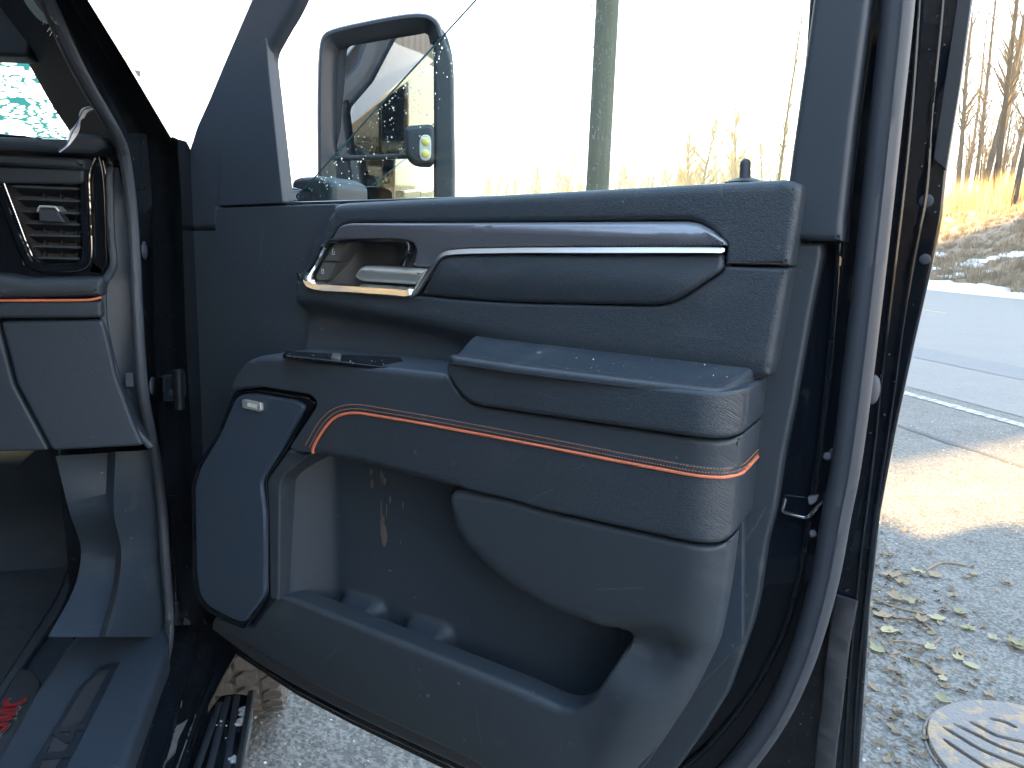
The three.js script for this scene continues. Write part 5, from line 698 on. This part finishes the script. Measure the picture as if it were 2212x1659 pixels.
[[1919, 1363, 0, 34], [1892, 1403, 2, 34], [2009, 1401, 0, 24], [2099, 1439, 0, 26], [2071, 1423, 0, 22], [2029, 1453, 1, 24], [2037, 1466, 0, 20], [2092, 1358, 2, 26], [2072, 1323, 2, 26], [2024, 1336, 0, 30], [2144, 1379, 0, 20], [2202, 1399, 2, 34], [2190, 1390, 1, 28], [2062, 1646, 0, 28], [2036, 1513, 2, 26], [2137, 1501, 1, 18], [1982, 1236, 0, 24], [2019, 1243, 1, 30], [1937, 1293, 1, 34], [1990, 1340, 1, 30], [1905, 1330, 1, 36], [1950, 1260, 1, 32], [2060, 1290, 1, 22], [1962, 1300, 0, 26], [1925, 1245, 1, 36], [2175, 1260, 1, 22], [2105, 1240, 1, 20]].forEach(([px, py, v, s], i) => { const p = onAxis(px, py, 'y', 0.006), k = s * p.distanceTo(CAM) / FPX; const me = shadow(new THREE.Mesh(leafVar[(i + v) % 3], leafMat[v])); me.name = numbered('fallen_leaf'); me.position.copy(p); me.scale.set(k, k, k); me.rotation.y = i * 1.7; me.userData = { label: leafWord[v] + ' lying on the asphalt beyond the open door', category: 'leaf', group: leafWord[v].replace('leaf', 'leaves') + ' on the asphalt' }; scene.add(me); });
for (const [pts, r, lab] of [[[[1946, 1417], [1975, 1424], [1998, 1432], [2017, 1443]], 0.0035, 'straight brown twig lying between pale leaves on the asphalt'], [[[1900, 1325], [1955, 1335], [1985, 1340], [2022, 1368]], 0.004, 'forked looking grey twig across the leaf litter'], [[[1917, 1384], [1960, 1386], [2000, 1394], [2020, 1388], [2032, 1376]], 0.003, 'curved pale stem with its end bent up the slope of litter'], [[[1880, 1290], [1930, 1310], [1990, 1325]], 0.004, 'brown twig half buried in the leaf litter beside the door'], [[[2000, 1232], [2040, 1215], [2090, 1222]], 0.004, 'arched stalk at the edge of the sunlit ground'], [[[1906, 1402], [1925, 1412], [1945, 1408]], 0.003, 'short leaf stalk pointing away from the door edge']]) solo('twig', boxUV(sweep(Y(pts, 0.006), circ(r, 6), UP, { seg: 24 })), leafMat[1], lab, 'twig');
{
  const r = rng(66), N = 2800, im = new THREE.InstancedMesh(leafVar[2], std({ color: C(1, 1, 1), roughness: 0.9, side: THREE.DoubleSide }), N), m = new THREE.Matrix4(), c = new THREE.Color();
  for (let i = 0; i < N; i++) { const ga = () => Math.sqrt(-2 * Math.log(1 - r() * 0.999)) * Math.cos(6.283 * r()), lx = 0.42 * ga(), lz = 0.75 * ga(), p = V3(2.02 + lx * 0.8 - 0.33 * lz, 0.004, -2.7 + lz), s = 0.012 + 0.03 * r() * r(); m.compose(p, new THREE.Quaternion().setFromEuler(new THREE.Euler((r() - 0.5) * 0.6, r() * 6.28, (r() - 0.5) * 0.6)), V3(s * (0.4 + r()), s, s)); im.setMatrixAt(i, m); const v = 0.6 + 0.7 * r(); im.setColorAt(i, c.setRGB(0.17 * v, 0.125 * v, 0.08 * v)); }
  im.name = 'leaf_litter'; im.userData = { kind: 'stuff', label: 'brown leaf litter drifted beside the open door', category: 'leaf litter' }; shadow(im); scene.add(im);
  const N2 = 5200, g = new THREE.IcosahedronGeometry(1, 0), i2 = new THREE.InstancedMesh(g, std({ color: C(1, 1, 1), roughness: 0.95 }), N2);
  for (let i = 0; i < N2; i++) { const near = i < 1500, x = near ? -0.4 + 1.5 * r() : 1.4 + 4.2 * r(), z = near ? -2.4 + 1.2 * r() : -5.2 + 4.4 * r(), s = 0.0012 + 0.005 * Math.pow(r(), 3); m.compose(V3(x, s * 0.3, z), new THREE.Quaternion().setFromEuler(new THREE.Euler(r() * 6, r() * 6, r() * 6)), V3(s * (0.7 + 0.6 * r()), s * 0.7, s)); i2.setMatrixAt(i, m); const v = 0.10 + 0.42 * r(); i2.setColorAt(i, c.setRGB(v * 1.02, v, v * 0.95)); }
  i2.name = 'grit'; i2.userData = { kind: 'stuff', label: 'loose grit scattered on the asphalt', category: 'grit' }; shadow(i2); scene.add(i2);
}
{ // round drain cover with curved slots
  const c = V3(1.955, 0, -1.40), R = 0.30, sh = new THREE.Shape(); sh.absarc(0, 0, R, 0, Math.PI * 2);
  for (const P of [[[2016, 1589], [2060, 1622], [2116, 1659], [2170, 1690]], [[2033, 1577], [2070, 1600], [2113, 1626], [2183, 1656], [2230, 1675]], [[2056, 1571], [2100, 1592], [2153, 1619], [2212, 1642], [2260, 1655]], [[2090, 1566], [2120, 1581], [2150, 1597], [2212, 1612], [2255, 1620]], [[2133, 1560], [2166, 1567], [2198, 1582]]]) {
    const q = new THREE.CatmullRomCurve3(Y(P, 0.004)).getPoints(14).map(p => [p.x - c.x, -(p.z - c.z)]).filter(p => Math.hypot(p[0], p[1]) < R - 0.03), L = [], Rr = []; if (q.length < 3) continue;
    q.forEach((p, i) => { const a = q[Math.max(0, i - 1)], b = q[Math.min(q.length - 1, i + 1)], l = Math.hypot(b[0] - a[0], b[1] - a[1]), e = Math.min(1, 0.35 + Math.min(i, q.length - 1 - i) * 0.5), w = 0.0105 * e, nx = -(b[1] - a[1]) / l * w, ny = (b[0] - a[0]) / l * w; L.push(new THREE.Vector2(p[0] + nx, p[1] + ny)); Rr.push(new THREE.Vector2(p[0] - nx, p[1] - ny)); });
    const h = new THREE.Path(); h.setFromPoints([...L, ...Rr.reverse()]); sh.holes.push(h);
  }
  const e = new THREE.ExtrudeGeometry(sh, { depth: 0.010, bevelEnabled: true, bevelSize: 0.003, bevelThickness: 0.004, bevelSegments: 2, curveSegments: 64 }); e.rotateX(-Math.PI / 2); e.translate(c.x, 0.0045, c.z);
  const iron = std({ map: tex(512, 512, (x, y, i, j) => { const v = fbm(x * 14, y * 14, 5, 14), k = sstep(0.5, 0.66, v), n = 0.8 + 0.4 * hash2(i, j); return [lin2s((0.16 + 0.10 * k) * n), lin2s((0.15 + 0.04 * k) * n), lin2s((0.145 - 0.02 * k) * n)]; }, true, 0.35), roughness: 0.75, metalness: 0.2, bumpMap: bumpAgg, bumpScale: 0.003 });
  const dc = thing('drain_cover', 'round rusty iron drain cover with curved slots set in the asphalt', 'drain cover', c.clone()); part('grate', boxUV(e), iron, dc);
  const pit = new THREE.CylinderGeometry(R - 0.004, R - 0.004, 0.003, 40); pit.translate(c.x, 0.0035, c.z); part('pit', boxUV(pit), M.soil, dc);
  const ring = new THREE.TorusGeometry(R + 0.010, 0.006, 6, 60); ring.rotateX(Math.PI / 2); ring.scale(1, 0.5, 1); ring.translate(c.x, 0.002, c.z); part('frame', boxUV(ring), iron, dc);
}
scene.fog = new THREE.FogExp2(new THREE.Color().setRGB(1, 0.94, 0.82), 0.0022);
scene.traverse(o => { if (o.isMesh) o.frustumCulled = false; });
renderer.render(scene, camera);
